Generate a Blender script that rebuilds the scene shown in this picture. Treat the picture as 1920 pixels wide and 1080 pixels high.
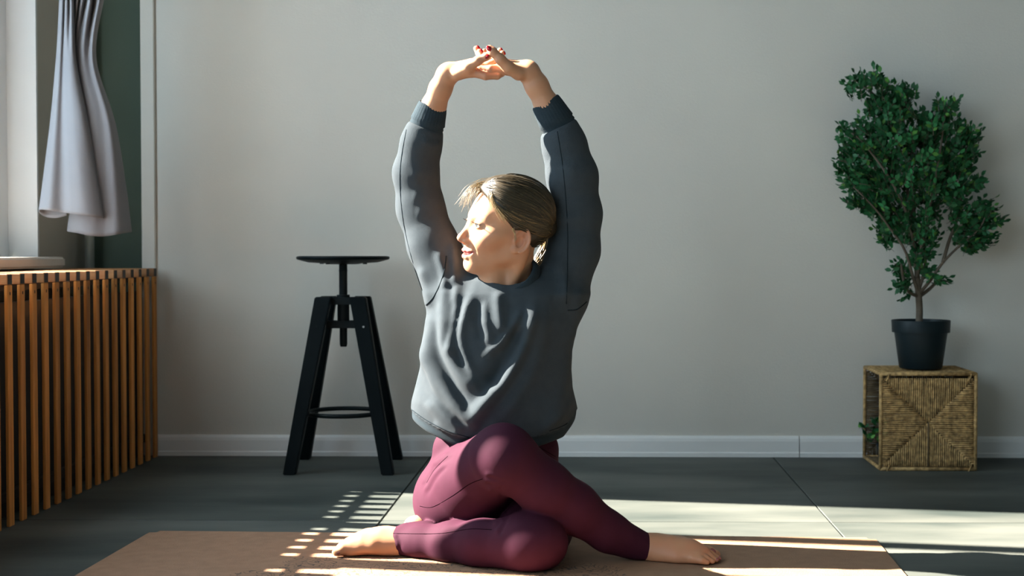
import bpy, bmesh, math, random
import numpy as np
from mathutils import Vector, Matrix, Quaternion, noise as mnoise

for o in list(bpy.data.objects):
    bpy.data.objects.remove(o)
S = bpy.context.scene
COL = S.collection

# ------------------------------------------------------------------ camera
F_PX, PX0, PY0 = 2650.0, 1060.0, 540.0
CAM_H = 0.71
cam_d = bpy.data.cameras.new('camera')
cam = bpy.data.objects.new('camera', cam_d)
COL.objects.link(cam)
cam.location = (0, 0, CAM_H)
cam.rotation_euler = (math.radians(90 - 1.51), 0, math.radians(1.0))
cam_d.sensor_width = 36.0
cam_d.lens = F_PX / 1920 * 36.0
cam_d.shift_x = -(PX0 - 960) / 1920
cam_d.clip_start = 0.05
cam_d.dof.use_dof = True
cam_d.dof.focus_distance = 3.3
cam_d.dof.aperture_fstop = 5.0
S.camera = cam
CAM_R = cam.rotation_euler.to_matrix()


def P(px, py, Y):
    """photo pixel -> point on the plane at depth Y"""
    d = CAM_R @ Vector(((px - PX0) / F_PX, -(py - PY0) / F_PX, -1))
    return np.array((0, 0, CAM_H)) + np.array(d) * (Y / d.y)


def PF(px, py, z=0.0):
    """photo pixel -> point at height z"""
    d = CAM_R @ Vector(((px - PX0) / F_PX, -(py - PY0) / F_PX, -1))
    return np.array((0, 0, CAM_H)) + np.array(d) * ((z - CAM_H) / d.z)


# ------------------------------------------------------------------ world, sun, exposure
w = bpy.data.worlds.new('world')
S.world = w
w.use_nodes = True
bg = w.node_tree.nodes['Background']
bg.inputs['Color'].default_value = (0.62, 0.84, 1.0, 1)
bg.inputs['Strength'].default_value = 7.2
SUN_DIR = Vector((1.0, -0.168, -0.69)).normalized()
sun_d = bpy.data.lights.new('sun', 'SUN')
sun_d.energy = 62.0
sun_d.angle = math.radians(0.6)
sun_d.color = (1.0, 0.93, 0.82)
sun = bpy.data.objects.new('sun', sun_d)
COL.objects.link(sun)
sun.rotation_euler = SUN_DIR.to_track_quat('-Z', 'Y').to_euler()
sun.location = (-6, 4, 5)
S.view_settings.view_transform = 'Standard'
S.view_settings.look = 'None'
S.view_settings.gamma = 1.0
S.view_settings.use_curve_mapping = False
S.view_settings.exposure = 0.0


# ------------------------------------------------------------------ materials
def mat(name, c1, c2=None, rough=0.6, scale=8.0, bump=0.0, bump_scale=60.0, sheen=0.0,
        stretch=(1, 1, 1), detail=4.0, metal=0.0, spec=0.5, lo=0.35, hi=0.65, obj_random=0.0):
    m = bpy.data.materials.new(name)
    m.use_nodes = True
    nt = m.node_tree
    b = nt.nodes['Principled BSDF']
    b.inputs['Roughness'].default_value = rough
    b.inputs['Metallic'].default_value = metal
    b.inputs['Specular IOR Level'].default_value = spec
    if sheen:
        b.inputs['Sheen Weight'].default_value = sheen
        b.inputs['Sheen Roughness'].default_value = 0.45
    tc = nt.nodes.new('ShaderNodeTexCoord')
    mp = nt.nodes.new('ShaderNodeMapping')
    mp.inputs['Scale'].default_value = stretch
    nt.links.new(tc.outputs['Object'], mp.inputs['Vector'])
    if obj_random:
        oi = nt.nodes.new('ShaderNodeObjectInfo')
        vm = nt.nodes.new('ShaderNodeVectorMath')
        vm.operation = 'ADD'
        sc = nt.nodes.new('ShaderNodeMath')
        sc.operation = 'MULTIPLY'
        sc.inputs[1].default_value = 37.0
        nt.links.new(oi.outputs['Random'], sc.inputs[0])
        nt.links.new(mp.outputs['Vector'], vm.inputs[0])
        nt.links.new(sc.outputs[0], vm.inputs[1])
        vec = vm.outputs['Vector']
    else:
        vec = mp.outputs['Vector']
    if c2 is None:
        c2 = tuple(v * 0.88 for v in c1)
    n = nt.nodes.new('ShaderNodeTexNoise')
    n.inputs['Scale'].default_value = scale
    n.inputs['Detail'].default_value = detail
    nt.links.new(vec, n.inputs['Vector'])
    r = nt.nodes.new('ShaderNodeValToRGB')
    r.color_ramp.elements[0].position = lo
    r.color_ramp.elements[1].position = hi
    r.color_ramp.elements[0].color = (*c1, 1)
    r.color_ramp.elements[1].color = (*c2, 1)
    nt.links.new(n.outputs['Fac'], r.inputs['Fac'])
    out = r.outputs['Color']
    if obj_random:
        hs = nt.nodes.new('ShaderNodeHueSaturation')
        mr = nt.nodes.new('ShaderNodeMapRange')
        mr.inputs['To Min'].default_value = 1 - obj_random
        mr.inputs['To Max'].default_value = 1 + obj_random
        nt.links.new(oi.outputs['Random'], mr.inputs['Value'])
        nt.links.new(mr.outputs[0], hs.inputs['Value'])
        nt.links.new(out, hs.inputs['Color'])
        out = hs.outputs['Color']
    nt.links.new(out, b.inputs['Base Color'])
    if bump:
        n2 = nt.nodes.new('ShaderNodeTexNoise')
        n2.inputs['Scale'].default_value = bump_scale
        n2.inputs['Detail'].default_value = 3
        nt.links.new(vec, n2.inputs['Vector'])
        bp = nt.nodes.new('ShaderNodeBump')
        bp.inputs['Strength'].default_value = bump
        bp.inputs['Distance'].default_value = 0.004
        nt.links.new(n2.outputs['Fac'], bp.inputs['Height'])
        nt.links.new(bp.outputs['Normal'], b.inputs['Normal'])
    return m


def attr_mat(name, rough=0.5, sss=0.0, spec=0.4, bump=0.0, bump_scale=200):
    """principled material whose colour comes from the mesh's colour attribute (makeup, strands)"""
    m = bpy.data.materials.new(name)
    m.use_nodes = True
    nt = m.node_tree
    b = nt.nodes['Principled BSDF']
    b.inputs['Roughness'].default_value = rough
    b.inputs['Specular IOR Level'].default_value = spec
    a = nt.nodes.new('ShaderNodeAttribute')
    a.attribute_name = 'Col'
    nt.links.new(a.outputs['Color'], b.inputs['Base Color'])
    if sss:
        b.inputs['Subsurface Weight'].default_value = sss
        b.inputs['Subsurface Radius'].default_value = (0.010, 0.004, 0.002)
        b.inputs['Subsurface Scale'].default_value = 0.6
    if bump:
        tc = nt.nodes.new('ShaderNodeTexCoord')
        n2 = nt.nodes.new('ShaderNodeTexNoise')
        n2.inputs['Scale'].default_value = bump_scale
        nt.links.new(tc.outputs['Object'], n2.inputs['Vector'])
        bp = nt.nodes.new('ShaderNodeBump')
        bp.inputs['Strength'].default_value = bump
        bp.inputs['Distance'].default_value = 0.002
        nt.links.new(n2.outputs['Fac'], bp.inputs['Height'])
        nt.links.new(bp.outputs['Normal'], b.inputs['Normal'])
    return m


M = {}
M['wall'] = mat('wall_paint', (0.68, 0.638, 0.565), (0.645, 0.605, 0.54), 0.85, 2.0, 0.15, 180)
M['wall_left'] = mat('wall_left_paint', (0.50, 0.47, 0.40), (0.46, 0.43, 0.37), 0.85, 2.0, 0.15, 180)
M['ceiling'] = mat('ceiling_paint', (0.25, 0.25, 0.24), None, 0.9)
M['trim'] = mat('trim_paint', (0.87, 0.85, 0.82), (0.84, 0.82, 0.79), 0.5, 3.0)
M['jamb'] = mat('white_plastic', (0.80, 0.82, 0.83), (0.76, 0.78, 0.80), 0.45, 3.0)
M['sill'] = mat('sill_stone', (0.72, 0.68, 0.62), (0.66, 0.62, 0.57), 0.5, 10.0)
M['tile'] = mat('concrete_tile', (0.030, 0.040, 0.037), (0.135, 0.138, 0.120), 0.6, 2.2, 0.10, 30, spec=0.2,
                stretch=(0.6, 1.6, 1), detail=8.0, lo=0.3, hi=0.75, obj_random=0.08)
M['grout'] = mat('dark_joint', (0.02, 0.022, 0.022), None, 0.9)
M['wood'] = mat('stained_slat_wood', (0.66, 0.275, 0.070), (0.28, 0.105, 0.028), 0.6, 5.0, 0.2, 40,
                stretch=(6, 6, 0.5), detail=5, lo=0.35, hi=0.75, obj_random=0.30, spec=0.15)
M['wood_top'] = mat('stained_top_wood', (0.38, 0.165, 0.055), (0.18, 0.07, 0.022), 0.5, 5.0, 0.2, 40,
                    stretch=(1, 6, 6), detail=5, lo=0.35, hi=0.75, obj_random=0.30)
M['end_grain_and_shade'] = mat('dark_grain_and_shade', (0.018, 0.009, 0.005), (0.010, 0.006, 0.004), 0.6, 40.0)  # slat end grain; on rails and backing it stands for gap shade
M['wall_green'] = mat('dark_green_wall', (0.085, 0.125, 0.10), (0.075, 0.115, 0.092), 0.8, 2.0)  # one even dark green over the niche wall
M['wall_side'] = mat('side_wall_paint', (0.26, 0.27, 0.26), None, 0.9)
M['wall_front'] = mat('low_bounce_wall', (0.07, 0.08, 0.08), None, 0.9)  # out-of-view walls, toned dark to cut bounce light
M['nail'] = mat('dark_nail_head', (0.01, 0.008, 0.006), None, 0.5)
M['black'] = mat('black_lacquer', (0.0035, 0.006, 0.007), (0.005, 0.008, 0.009), 0.45, 6.0, spec=0.05)
M['black_metal'] = mat('black_metal', (0.006, 0.010, 0.011), (0.008, 0.012, 0.013), 0.45, 6.0, spec=0.12)
M['steel'] = mat('bright_screw', (0.5, 0.5, 0.5), None, 0.3, metal=0.8)
M['pot'] = mat('black_plastic_pot', (0.006, 0.013, 0.016), (0.008, 0.016, 0.019), 0.45, 6.0, spec=0.2)
M['soil'] = mat('dark_soil', (0.02, 0.014, 0.01), (0.04, 0.03, 0.02), 0.9, 60.0, 0.6, 120)
M['bark'] = mat('branch_bark', (0.075, 0.055, 0.035), (0.13, 0.10, 0.07), 0.8, 30.0, 0.4, 90)
M['leaf'] = mat('glossy_leaf', (0.020, 0.115, 0.042), (0.032, 0.165, 0.050), 0.45, 30.0, obj_random=0.5, spec=0.22)
M['leaf2'] = mat('young_leaf', (0.10, 0.24, 0.04), (0.06, 0.19, 0.04), 0.45, 30.0, obj_random=0.4, spec=0.22)
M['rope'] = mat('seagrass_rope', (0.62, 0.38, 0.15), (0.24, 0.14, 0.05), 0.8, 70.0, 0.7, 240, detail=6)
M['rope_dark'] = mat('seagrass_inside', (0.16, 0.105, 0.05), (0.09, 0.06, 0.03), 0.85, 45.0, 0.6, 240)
M['curtain'] = mat('grey_curtain_cloth', (0.185, 0.177, 0.187), (0.165, 0.158, 0.168), 0.8, 6.0, 0.10, 300, sheen=0.1)
M['pipe'] = mat('painted_pipe', (0.42, 0.46, 0.42), None, 0.5)


# ------------------------------------------------------------------ object helpers
def link(name, me, m=None, parent=None):
    o = bpy.data.objects.new(name, me)
    COL.objects.link(o)
    if m is not None:
        me.materials.append(m)
    if parent is not None:
        o.parent = parent
    return o


def tag(o, label=None, cat=None, group=None, kind=None):
    if label: o['label'] = label
    if cat: o['category'] = cat
    if group: o['group'] = group
    if kind: o['kind'] = kind
    return o


def empty(name, loc=(0, 0, 0)):
    o = bpy.data.objects.new(name, None)
    COL.objects.link(o)
    o.location = loc
    o.empty_display_size = 0.05
    return o


def smooth(o, on=True):
    o.data.polygons.foreach_set('use_smooth', [on] * len(o.data.polygons))
    return o


def box(bm, x0, x1, y0, y1, z0, z1):
    v = [bm.verts.new((x, y, z)) for x in (x0, x1) for y in (y0, y1) for z in (z0, z1)]
    for f in ((0, 1, 3, 2), (4, 6, 7, 5), (0, 4, 5, 1), (2, 3, 7, 6), (0, 2, 6, 4), (1, 5, 7, 3)):
        bm.faces.new([v[i] for i in f])
    return v


def finish(bm, name, m, parent=None, bevel=0.0, seg=1):
    if bevel:
        bmesh.ops.bevel(bm, geom=bm.edges[:], offset=bevel, segments=seg, affect='EDGES', clamp_overlap=True)
    bmesh.ops.recalc_face_normals(bm, faces=bm.faces[:])
    me = bpy.data.meshes.new(name)
    bm.to_mesh(me)
    bm.free()
    return link(name, me, m, parent)


def boxes(name, lst, m, parent=None, bevel=0.0):
    bm = bmesh.new()
    for b in lst:
        box(bm, *b)
    return finish(bm, name, m, parent, bevel)


def tube(bm, pts, rad, seg=8, cap=True, closed=False):
    pts = [Vector(p) for p in pts]
    n = len(pts)
    if not hasattr(rad, '__len__'):
        rad = [rad] * n
    rings = []
    prev = None
    for i, p in enumerate(pts):
        if closed:
            t = (pts[(i + 1) % n] - pts[i - 1]).normalized()
        else:
            t = (pts[min(i + 1, n - 1)] - pts[max(i - 1, 0)]).normalized()
        if prev is None:
            a = Vector((0, 0, 1)) if abs(t.z) < 0.9 else Vector((1, 0, 0))
            u = t.cross(a).normalized()
        else:
            u = (prev - t * prev.dot(t)).normalized()
        prev = u
        v = t.cross(u)
        rings.append([bm.verts.new(p + (u * math.cos(2 * math.pi * k / seg) + v * math.sin(2 * math.pi * k / seg)) * rad[i])
                      for k in range(seg)])
    m_ = n if closed else n - 1
    for i in range(m_):
        a, b = rings[i], rings[(i + 1) % n]
        for k in range(seg):
            bm.faces.new((a[k], a[(k + 1) % seg], b[(k + 1) % seg], b[k]))
    if cap and not closed:
        bm.faces.new(rings[0][::-1])
        bm.faces.new(rings[-1])


def lathe(bm, prof, c=(0, 0, 0), seg=40):
    c = Vector(c)
    rings = []
    for r, z in prof:
        if r < 1e-6:
            rings.append([bm.verts.new(c + Vector((0, 0, z)))])
        else:
            rings.append([bm.verts.new(c + Vector((r * math.cos(2 * math.pi * k / seg), r * math.sin(2 * math.pi * k / seg), z)))
                          for k in range(seg)])
    for a, b in zip(rings, rings[1:]):
        for k in range(seg):
            k2 = (k + 1) % seg
            if len(a) == 1 and len(b) == 1: continue
            if len(a) == 1: bm.faces.new((a[0], b[k], b[k2]))
            elif len(b) == 1: bm.faces.new((a[k], a[k2], b[0]))
            else: bm.faces.new((a[k], a[k2], b[k2], b[k]))


def autosmooth(o, ang=35):
    smooth(o)
    for e in o.data.edges: pass
    bm = bmesh.new(); bm.from_mesh(o.data)
    for e in bm.edges:
        if len(e.link_faces) == 2 and e.calc_face_angle(0) > math.radians(ang):
            e.smooth = False
    bm.to_mesh(o.data); bm.free()
    return o


# ------------------------------------------------------------------ room shell
YB = 4.87          # back wall
XL = -1.80         # window wall
XR, YF, ZC = 2.9, -2.6, 2.8
XN = P(267, 400, YB)[0]      # end of the back wall, the niche lies beyond it
YN = 5.01
Z_SILL, Z_HEAD = 0.655, 2.55

floor = boxes('floor', [(XL - 0.2, XR + 0.2, YF - 0.2, YN + 0.2, -0.12, -0.005)], M['grout'])
tag(floor, kind='structure')
T = 1.18
x_first = -0.55 - T * 2
row = 0
for i in range(0, 6):
    for j in range(0, 8):
        x0, x1 = x_first + i * T, x_first + (i + 1) * T
        y1, y0 = YB - j * T, YB - (j + 1) * T
        if j == 0: y1 = YN
        x0, x1 = max(x0, XL), min(x1, XR)
        y0 = max(y0, YF)
        if x1 - x0 < 0.02 or y1 - y0 < 0.02: continue
        g = 0.0022
        t = boxes('floor_tile', [(x0 + g, x1 - g, y0 + g, y1 - g, -0.012, 0.0)], M['tile'], floor, 0.0012)

wb = boxes('wall_back', [(XN, XR + 0.2, YB, YB + 0.3, 0, ZC), ], M['wall'])
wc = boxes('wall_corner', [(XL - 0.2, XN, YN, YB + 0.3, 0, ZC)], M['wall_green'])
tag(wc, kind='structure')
tag(wb, kind='structure')
ceil = boxes('ceiling', [(XL - 0.3, XR + 0.3, YF - 0.3, YN + 0.3, ZC, ZC + 0.1)], M['ceiling'])
tag(ceil, kind='structure')
wr = boxes('wall_right', [(XR, XR + 0.2, YF, YB, 0, ZC)], M['wall_side'])
tag(wr, kind='structure')
wf = boxes('wall_front', [(XL - 0.3, XR + 0.2, YF - 0.2, YF, 0, ZC)], M['wall_front'])
tag(wf, kind='structure')

XO = XL - 0.22       # outer face
OPEN = [(1.95, 4.58), (-2.4, 1.35)]
wl = boxes('wall_left', [
    (XO, XL, YF, YN + 0.1, 0, Z_SILL),
    (XO, XL, YF, YN + 0.1, Z_HEAD, ZC),
    (XO, XL, OPEN[0][1], YN + 0.1, Z_SILL, Z_HEAD),
    (XO, XL, OPEN[1][1], OPEN[0][0], Z_SILL, Z_HEAD),
    (XO, XL, YF, OPEN[1][0], Z_SILL, Z_HEAD)], M['wall_left'])
tag(wl, kind='structure')
ow = boxes('wall_sky_block', [(XO - 0.9, XO, 1.68, 1.88, 0, 4.2)], M['wall_front'])  # unseen wing wall added outside to keep sky light off the back wall
tag(ow, kind='structure')
# white reveals lining the openings
for n, (ya, yb) in enumerate(OPEN):
    j = boxes('trim_%d' % (n + 1), [(XO, XL + 0.004, yb - 0.012, yb, Z_SILL, Z_HEAD), (XO, XL + 0.004, ya, ya + 0.012, Z_SILL, Z_HEAD),
                          (XO, XL + 0.004, ya, yb, Z_HEAD - 0.012, Z_HEAD)], M['jamb'], None)
    tag(j, kind='structure')
# glazing
glass = bpy.data.materials.new('window_glass')
glass.use_nodes = True
nt = glass.node_tree
nt.nodes.remove(nt.nodes['Principled BSDF'])
tr = nt.nodes.new('ShaderNodeBsdfTransparent'); gl = nt.nodes.new('ShaderNodeBsdfGlossy'); mx = nt.nodes.new('ShaderNodeMixShader')
gl.inputs['Roughness'].default_value = 0.02
mx.inputs[0].default_value = 0.06
nt.links.new(tr.outputs[0], mx.inputs[1]); nt.links.new(gl.outputs[0], mx.inputs[2])
nt.links.new(mx.outputs[0], nt.nodes['Material Output'].inputs['Surface'])
XG = -1.92
PANES = [[(3.88, 4.35), (3.435, 3.812), (2.72, 3.355), (2.03, 2.62)], [(0.45, 1.27), (-0.48, 0.37), (-1.40, -0.56), (-2.32, -1.48)]]
for n, (ya, yb) in enumerate(OPEN):
    ps = PANES[n]
    edges = [yb - 0.012] + [v for p in ps for v in (p[1], p[0])] + [ya + 0.012]
    z0, z1 = Z_SILL + 0.03, Z_HEAD - 0.012
    win = boxes('window_%d' % (n + 1), [(XG - 0.03, XG + 0.03, ya + 0.012, yb - 0.012, z0, z0 + 0.05),
                                       (XG - 0.03, XG + 0.03, ya + 0.012, yb - 0.012, z1 - 0.06, z1)], M['jamb'])
    tag(win, kind='structure')
    for k in range(0, len(edges), 2):
        boxes('window_stile', [(XG - 0.028, XG + 0.028, edges[k + 1], edges[k], z0 + 0.05, z1 - 0.06)], M['jamb'], win)
    for (a, b) in ps:
        boxes('glass_pane', [(XG - 0.003, XG + 0.003, a, b, z0 + 0.05, z1 - 0.06)], glass, win)
    pd = bpy.data.lights.new('sky_portal', 'AREA')
    pd.shape = 'RECTANGLE'
    pd.size, pd.size_y = (z1 - z0), yb - ya
    pd.cycles.is_portal = True
    po = bpy.data.objects.new('sky_portal', pd)
    COL.objects.link(po)
    po.location = (XG - 0.06, (ya + yb) / 2, (z0 + z1) / 2)
    po.rotation_euler = Vector((1, 0, 0)).to_track_quat('-Z', 'Y').to_euler()
    # which local axis runs along Y: checked so that size_y spans the opening's width
    mw = po.rotation_euler.to_matrix()
    if abs((mw @ Vector((0, 1, 0))).y) < 0.5:
        pd.size, pd.size_y = pd.size_y, pd.size

# window sill
bm = bmesh.new()
box(bm, XG + 0.03, -1.70, OPEN[0][0] - 0.03, 4.553, Z_SILL + 0.001, Z_SILL + 0.035)
ws = finish(bm, 'window_sill', M['sill'], None, 0.006, 3)
ws.name = 'trim_3'
tag(ws, 'pale stone window sill with rounded nose', kind='structure')

# trim strip at the end of the back wall
xs1 = P(292, 300, YB)[0]
t4 = boxes('trim_4', [(XN, xs1, YB - 0.012, YB, 0.0, ZC)], M['wall'], None, 0.003)
tag(t4, kind='structure')

# baseboard in two lengths
xj = P(1498, 840, YB)[0]
HB = 0.072


def skirting(name, x0, x1):
    prof = [(0, 0), (0.016, 0), (0.016, 0.014), (0.013, 0.017), (0.013, HB - 0.018), (0.011, HB - 0.008), (0.006, HB), (0, HB)]
    bm = bmesh.new()
    a = [bm.verts.new((x0, YB - d, z)) for d, z in prof]
    b = [bm.verts.new((x1, YB - d, z)) for d, z in prof]
    for i in range(len(prof)):
        k = (i + 1) % len(prof)
        bm.faces.new((a[i], a[k], b[k], b[i]))
    bm.faces.new(a); bm.faces.new(b[::-1])
    o = finish(bm, name, M['trim'])
    tag(o, kind='structure')
    return o


bb = skirting('baseboard_back', xs1 + 0.001, xj - 0.0015)
bb2 = skirting('baseboard_back', xj + 0.0015, XR)

# ------------------------------------------------------------------ heating pipe in the corner
bm = bmesh.new()
tube(bm, [(-1.755, 4.93, 0.0), (-1.755, 4.93, ZC)], 0.016, 14)
o = smooth(finish(bm, 'heating_pipe', M['pipe']))
tag(o, 'vertical painted heating pipe in the corner behind the curtain', 'pipe')

# ------------------------------------------------------------------ slatted radiator screen
XS = -1.49
scr = empty('radiator_screen', (XS - 0.1, 3.6, 0))
tag(scr, 'brown wooden slatted radiator screen under the window sill', 'radiator screen')
ZT = 0.65
PITCH = 0.081
y_last = 3.604 + PITCH * 15   # last front slat close to the back wall


def sbox(name, b, m, bev=0.0015):
    cx, cy, cz = (b[0] + b[1]) / 2, (b[2] + b[3]) / 2, (b[4] + b[5]) / 2
    bm = bmesh.new()
    box(bm, b[0] - cx, b[1] - cx, b[2] - cy, b[3] - cy, b[4] - cz, b[5] - cz)
    o = finish(bm, name, m, None, bev)
    o.location = (cx, cy, cz)
    o.parent = scr
    o.matrix_parent_inverse = Matrix.Translation(-scr.location)
    return o


def dupl(o, dy):
    c = o.copy()
    COL.objects.link(c)
    c.location = (o.location.x, o.location.y + dy, o.location.z)
    return c


fs = sbox('front_slat', (XS - 0.009, XS, y_last - 0.0155, y_last + 0.0155, 0.0, ZT - 0.0285), M['wood'])
ts = sbox('top_slat', (XS - 0.20, XS, y_last - 0.0155, y_last + 0.0155, ZT - 0.028, ZT), M['wood_top'])
ts.data.materials.append(M['end_grain_and_shade'])
for f in ts.data.polygons:
    if f.normal.x > 0.9: f.material_index = 1
nh = sbox('nail_head', (XS, XS + 0.001, y_last - 0.002, y_last + 0.002, ZT - 0.054, ZT - 0.046), M['nail'], 0)
N_SL = 36
for k in range(1, N_SL):
    for o in (fs, ts, nh):
        dupl(o, -PITCH * k)
yA, yB_ = y_last - PITCH * N_SL, YB - 0.0005
sbox('top_rail', (XS - 0.062, XS - 0.042, yA, yB_, ZT - 0.046, ZT - 0.029), M['end_grain_and_shade'])  # rails coloured dark to merge with the shade between the slats
sbox('rear_top_rail', (XS - 0.20, XS - 0.117, yA, yB_, ZT - 0.050, ZT - 0.029), M['end_grain_and_shade'])
sbox('lower_rail', (XS - 0.062, XS - 0.042, yA, yB_, 0.05, 0.075), M['end_grain_and_shade'])
sbox('gap_shade_panel', (XS - 0.074, XS - 0.066, yA, yB_, 0.0, 0.572), M['end_grain_and_shade'])  # dark sheet added so the gaps read as deep shade
sbox('wall_cleat', (XS - 0.305, XS - 0.2005, yA, yB_, ZT - 0.05, ZT), M['wood_top'])

# ------------------------------------------------------------------ curtain
plan = {   # each level: (column, depth, row), the same pleats from hem to rod
    'bot': [(126, 4.425, 404), (104, 4.435, 409), (82, 4.425, 405), (73, 4.395, 394), (92, 4.365, 394), (116, 4.375, 398), (136, 4.355, 401), (160, 4.345, 404), (182, 4.36, 408), (193, 4.385, 409),
            (184, 4.44, 416), (152, 4.465, 424), (130, 4.45, 430), (128, 4.425, 434), (145, 4.395, 437), (170, 4.385, 442), (196, 4.395, 443), (222, 4.395, 439), (247, 4.45, 435)],
    'mid': [(108, 4.44, 245), (102, 4.445, 245), (97, 4.44, 245), (93, 4.42, 245), (103, 4.385, 245), (116, 4.39, 245), (128, 4.372, 245), (143, 4.362, 245), (160, 4.37, 245), (168, 4.40, 245),
            (163, 4.45, 245), (154, 4.475, 245), (149, 4.47, 245), (150, 4.44, 245), (162, 4.41, 245), (178, 4.40, 245), (194, 4.405, 245), (208, 4.405, 245), (219, 4.45, 245)],
    'up': [(112, 4.44, 110), (109, 4.445, 110), (107, 4.44, 110), (106, 4.43, 110), (112, 4.40, 110), (118, 4.405, 110), (124, 4.39, 110), (131, 4.382, 110), (138, 4.385, 110), (142, 4.41, 110),
           (141, 4.445, 110), (139, 4.465, 110), (138, 4.46, 110), (140, 4.44, 110), (147, 4.42, 110), (156, 4.405, 110), (166, 4.415, 110), (174, 4.405, 110), (180, 4.45, 110)],
    'top': [(116, 4.45, 0), (114, 4.455, 0), (113, 4.45, 0), (112, 4.44, 0), (117, 4.41, 0), (121, 4.43, 0), (125, 4.40, 0), (130, 4.42, 0), (134, 4.395, 0), (138, 4.43, 0),
            (141, 4.45, 0), (145, 4.41, 0), (149, 4.455, 0), (154, 4.41, 0), (161, 4.45, 0), (169, 4.395, 0), (177, 4.45, 0), (186, 4.40, 0), (194, 4.45, 0)],
}


def catmull(pts, n):
    pts = [np.array(p, float) for p in pts]
    out = []
    L = len(pts) - 1
    for i in range(n + 1):
        t = i / n * L
        k = min(int(t), L - 1)
        f = t - k
        p0, p1, p2, p3 = pts[max(k - 1, 0)], pts[k], pts[k + 1], pts[min(k + 2, L)]
        out.append(0.5 * (2 * p1 + (p2 - p0) * f + (2 * p0 - 5 * p1 + 4 * p2 - p3) * f ** 2 + (3 * p1 - p0 - 3 * p2 + p3) * f ** 3))
    return out


NU = 170
rows = []
for key in ('bot', 'mid', 'up', 'top'):
    cp = [P(c, r, y) for c, y, r in plan[key]]
    rows.append(catmull(cp, NU))
topz = 2.5
rows.append([np.array((p[0] * 1.0 - 0.0, p[1], topz)) for p in rows[-1]])
NV = 60
bm = bmesh.new()
grid = []
for j in range(NV + 1):
    line = []
    for i in range(NU + 1):
        line.append(None)
    grid.append(line)
for i in range(NU + 1):
    colm = [r[i] for r in rows]
    pts = catmull(colm[:4], NV - 14) + [colm[3] + (colm[4] - colm[3]) * (k / 14) for k in range(1, 15)]
    for j, p in enumerate(pts):
        s = max(0.0, 1 - j / 46)
        q = p + np.array((0, 0.006 * mnoise.noise(Vector((p[0] * 14, 3.1, p[2] * 5))) * s, 0))
        grid[j][i] = bm.verts.new(q)
for j in range(NV):
    for i in range(NU):
        bm.faces.new((grid[j][i], grid[j][i + 1], grid[j + 1][i + 1], grid[j + 1][i]))
cur = finish(bm, 'curtain', M['curtain'])
smooth(cur)
md = cur.modifiers.new('thickness', 'SOLIDIFY'); md.thickness = 0.003; md.offset = 0
tag(cur, 'light grey cloth curtain gathered and hanging beside the window', 'curtain')
bm = bmesh.new()
tube(bm, [(-1.66, 1.6, 2.53), (-1.66, 4.8, 2.53)], 0.012, 12)
o = smooth(finish(bm, 'curtain_rod', M['black_metal']))
tag(o, 'curtain rod above the window', 'curtain rod')
for yy in (1.8, 4.7):
    bm = bmesh.new()
    tube(bm, [(XL, yy, 2.53), (-1.66, yy, 2.53)], 0.008, 8)
    finish(bm, 'bracket', M['black_metal'], o)

# ------------------------------------------------------------------ bar stool
YS = PF(640, 876)[1]
sc_ = P(645, 876, YS)
SX, SY = sc_[0], sc_[1]
st = empty('bar_stool', (SX, SY, 0))
tag(st, 'black adjustable screw bar stool with round seat and four legs', 'stool')


def spart(bm, name, m, bev=0.0, parent=None):
    o = finish(bm, name, m, None, bev, 2)
    o.parent = parent or st
    if parent: o.matrix_parent_inverse = Matrix.Identity(4)
    return o


pzs = lambda py, Y=SY: P(645, py, Y)[2]
z_seat = pzs(480)
bm = bmesh.new()
lathe(bm, [(0, 0), (0.140, 0), (0.150, -0.002), (0.1515, -0.006), (0.149, -0.011), (0.112, -0.021), (0.06, -0.024), (0.045, -0.027), (0, -0.027)], (0, 0, z_seat), 56)
seat = autosmooth(spart(bm, 'seat', M['black']), 30)
for k in range(4):
    bm = bmesh.new()
    a = math.radians(45 + 90 * k + 20)
    lathe(bm, [(0, 0), (0.007, 0), (0.007, -0.004), (0, -0.004)], (0.085 * math.cos(a), 0.085 * math.sin(a), z_seat - 0.0225), 10)
    spart(bm, 'seat_screw', M['black_metal'], 0, seat)
z_top, z_low = pzs(556), pzs(608)
bm = bmesh.new()
lathe(bm, [(0, z_seat - 0.027), (0.0135, z_seat - 0.027), (0.0135, z_seat - 0.045), (0.0148, z_seat - 0.047), (0.0135, z_seat - 0.050), (0.0135, z_top - 0.05),
           (0.0125, z_top - 0.05), (0.0125, pzs(645)), (0.010, pzs(650)), (0, pzs(650))], (0, 0, 0), 24)
autosmooth(spart(bm, 'screw_post', M['black_metal']))
bm = bmesh.new()
lathe(bm, [(0.0136, z_top + 0.006), (0.021, z_top + 0.006), (0.021, z_top - 0.004), (0.0195, z_top - 0.004), (0.0195, z_low - 0.006), (0.0136, z_low - 0.006)], (0, 0, 0), 24)
autosmooth(spart(bm, 'threaded_sleeve', M['black_metal']))
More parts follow.
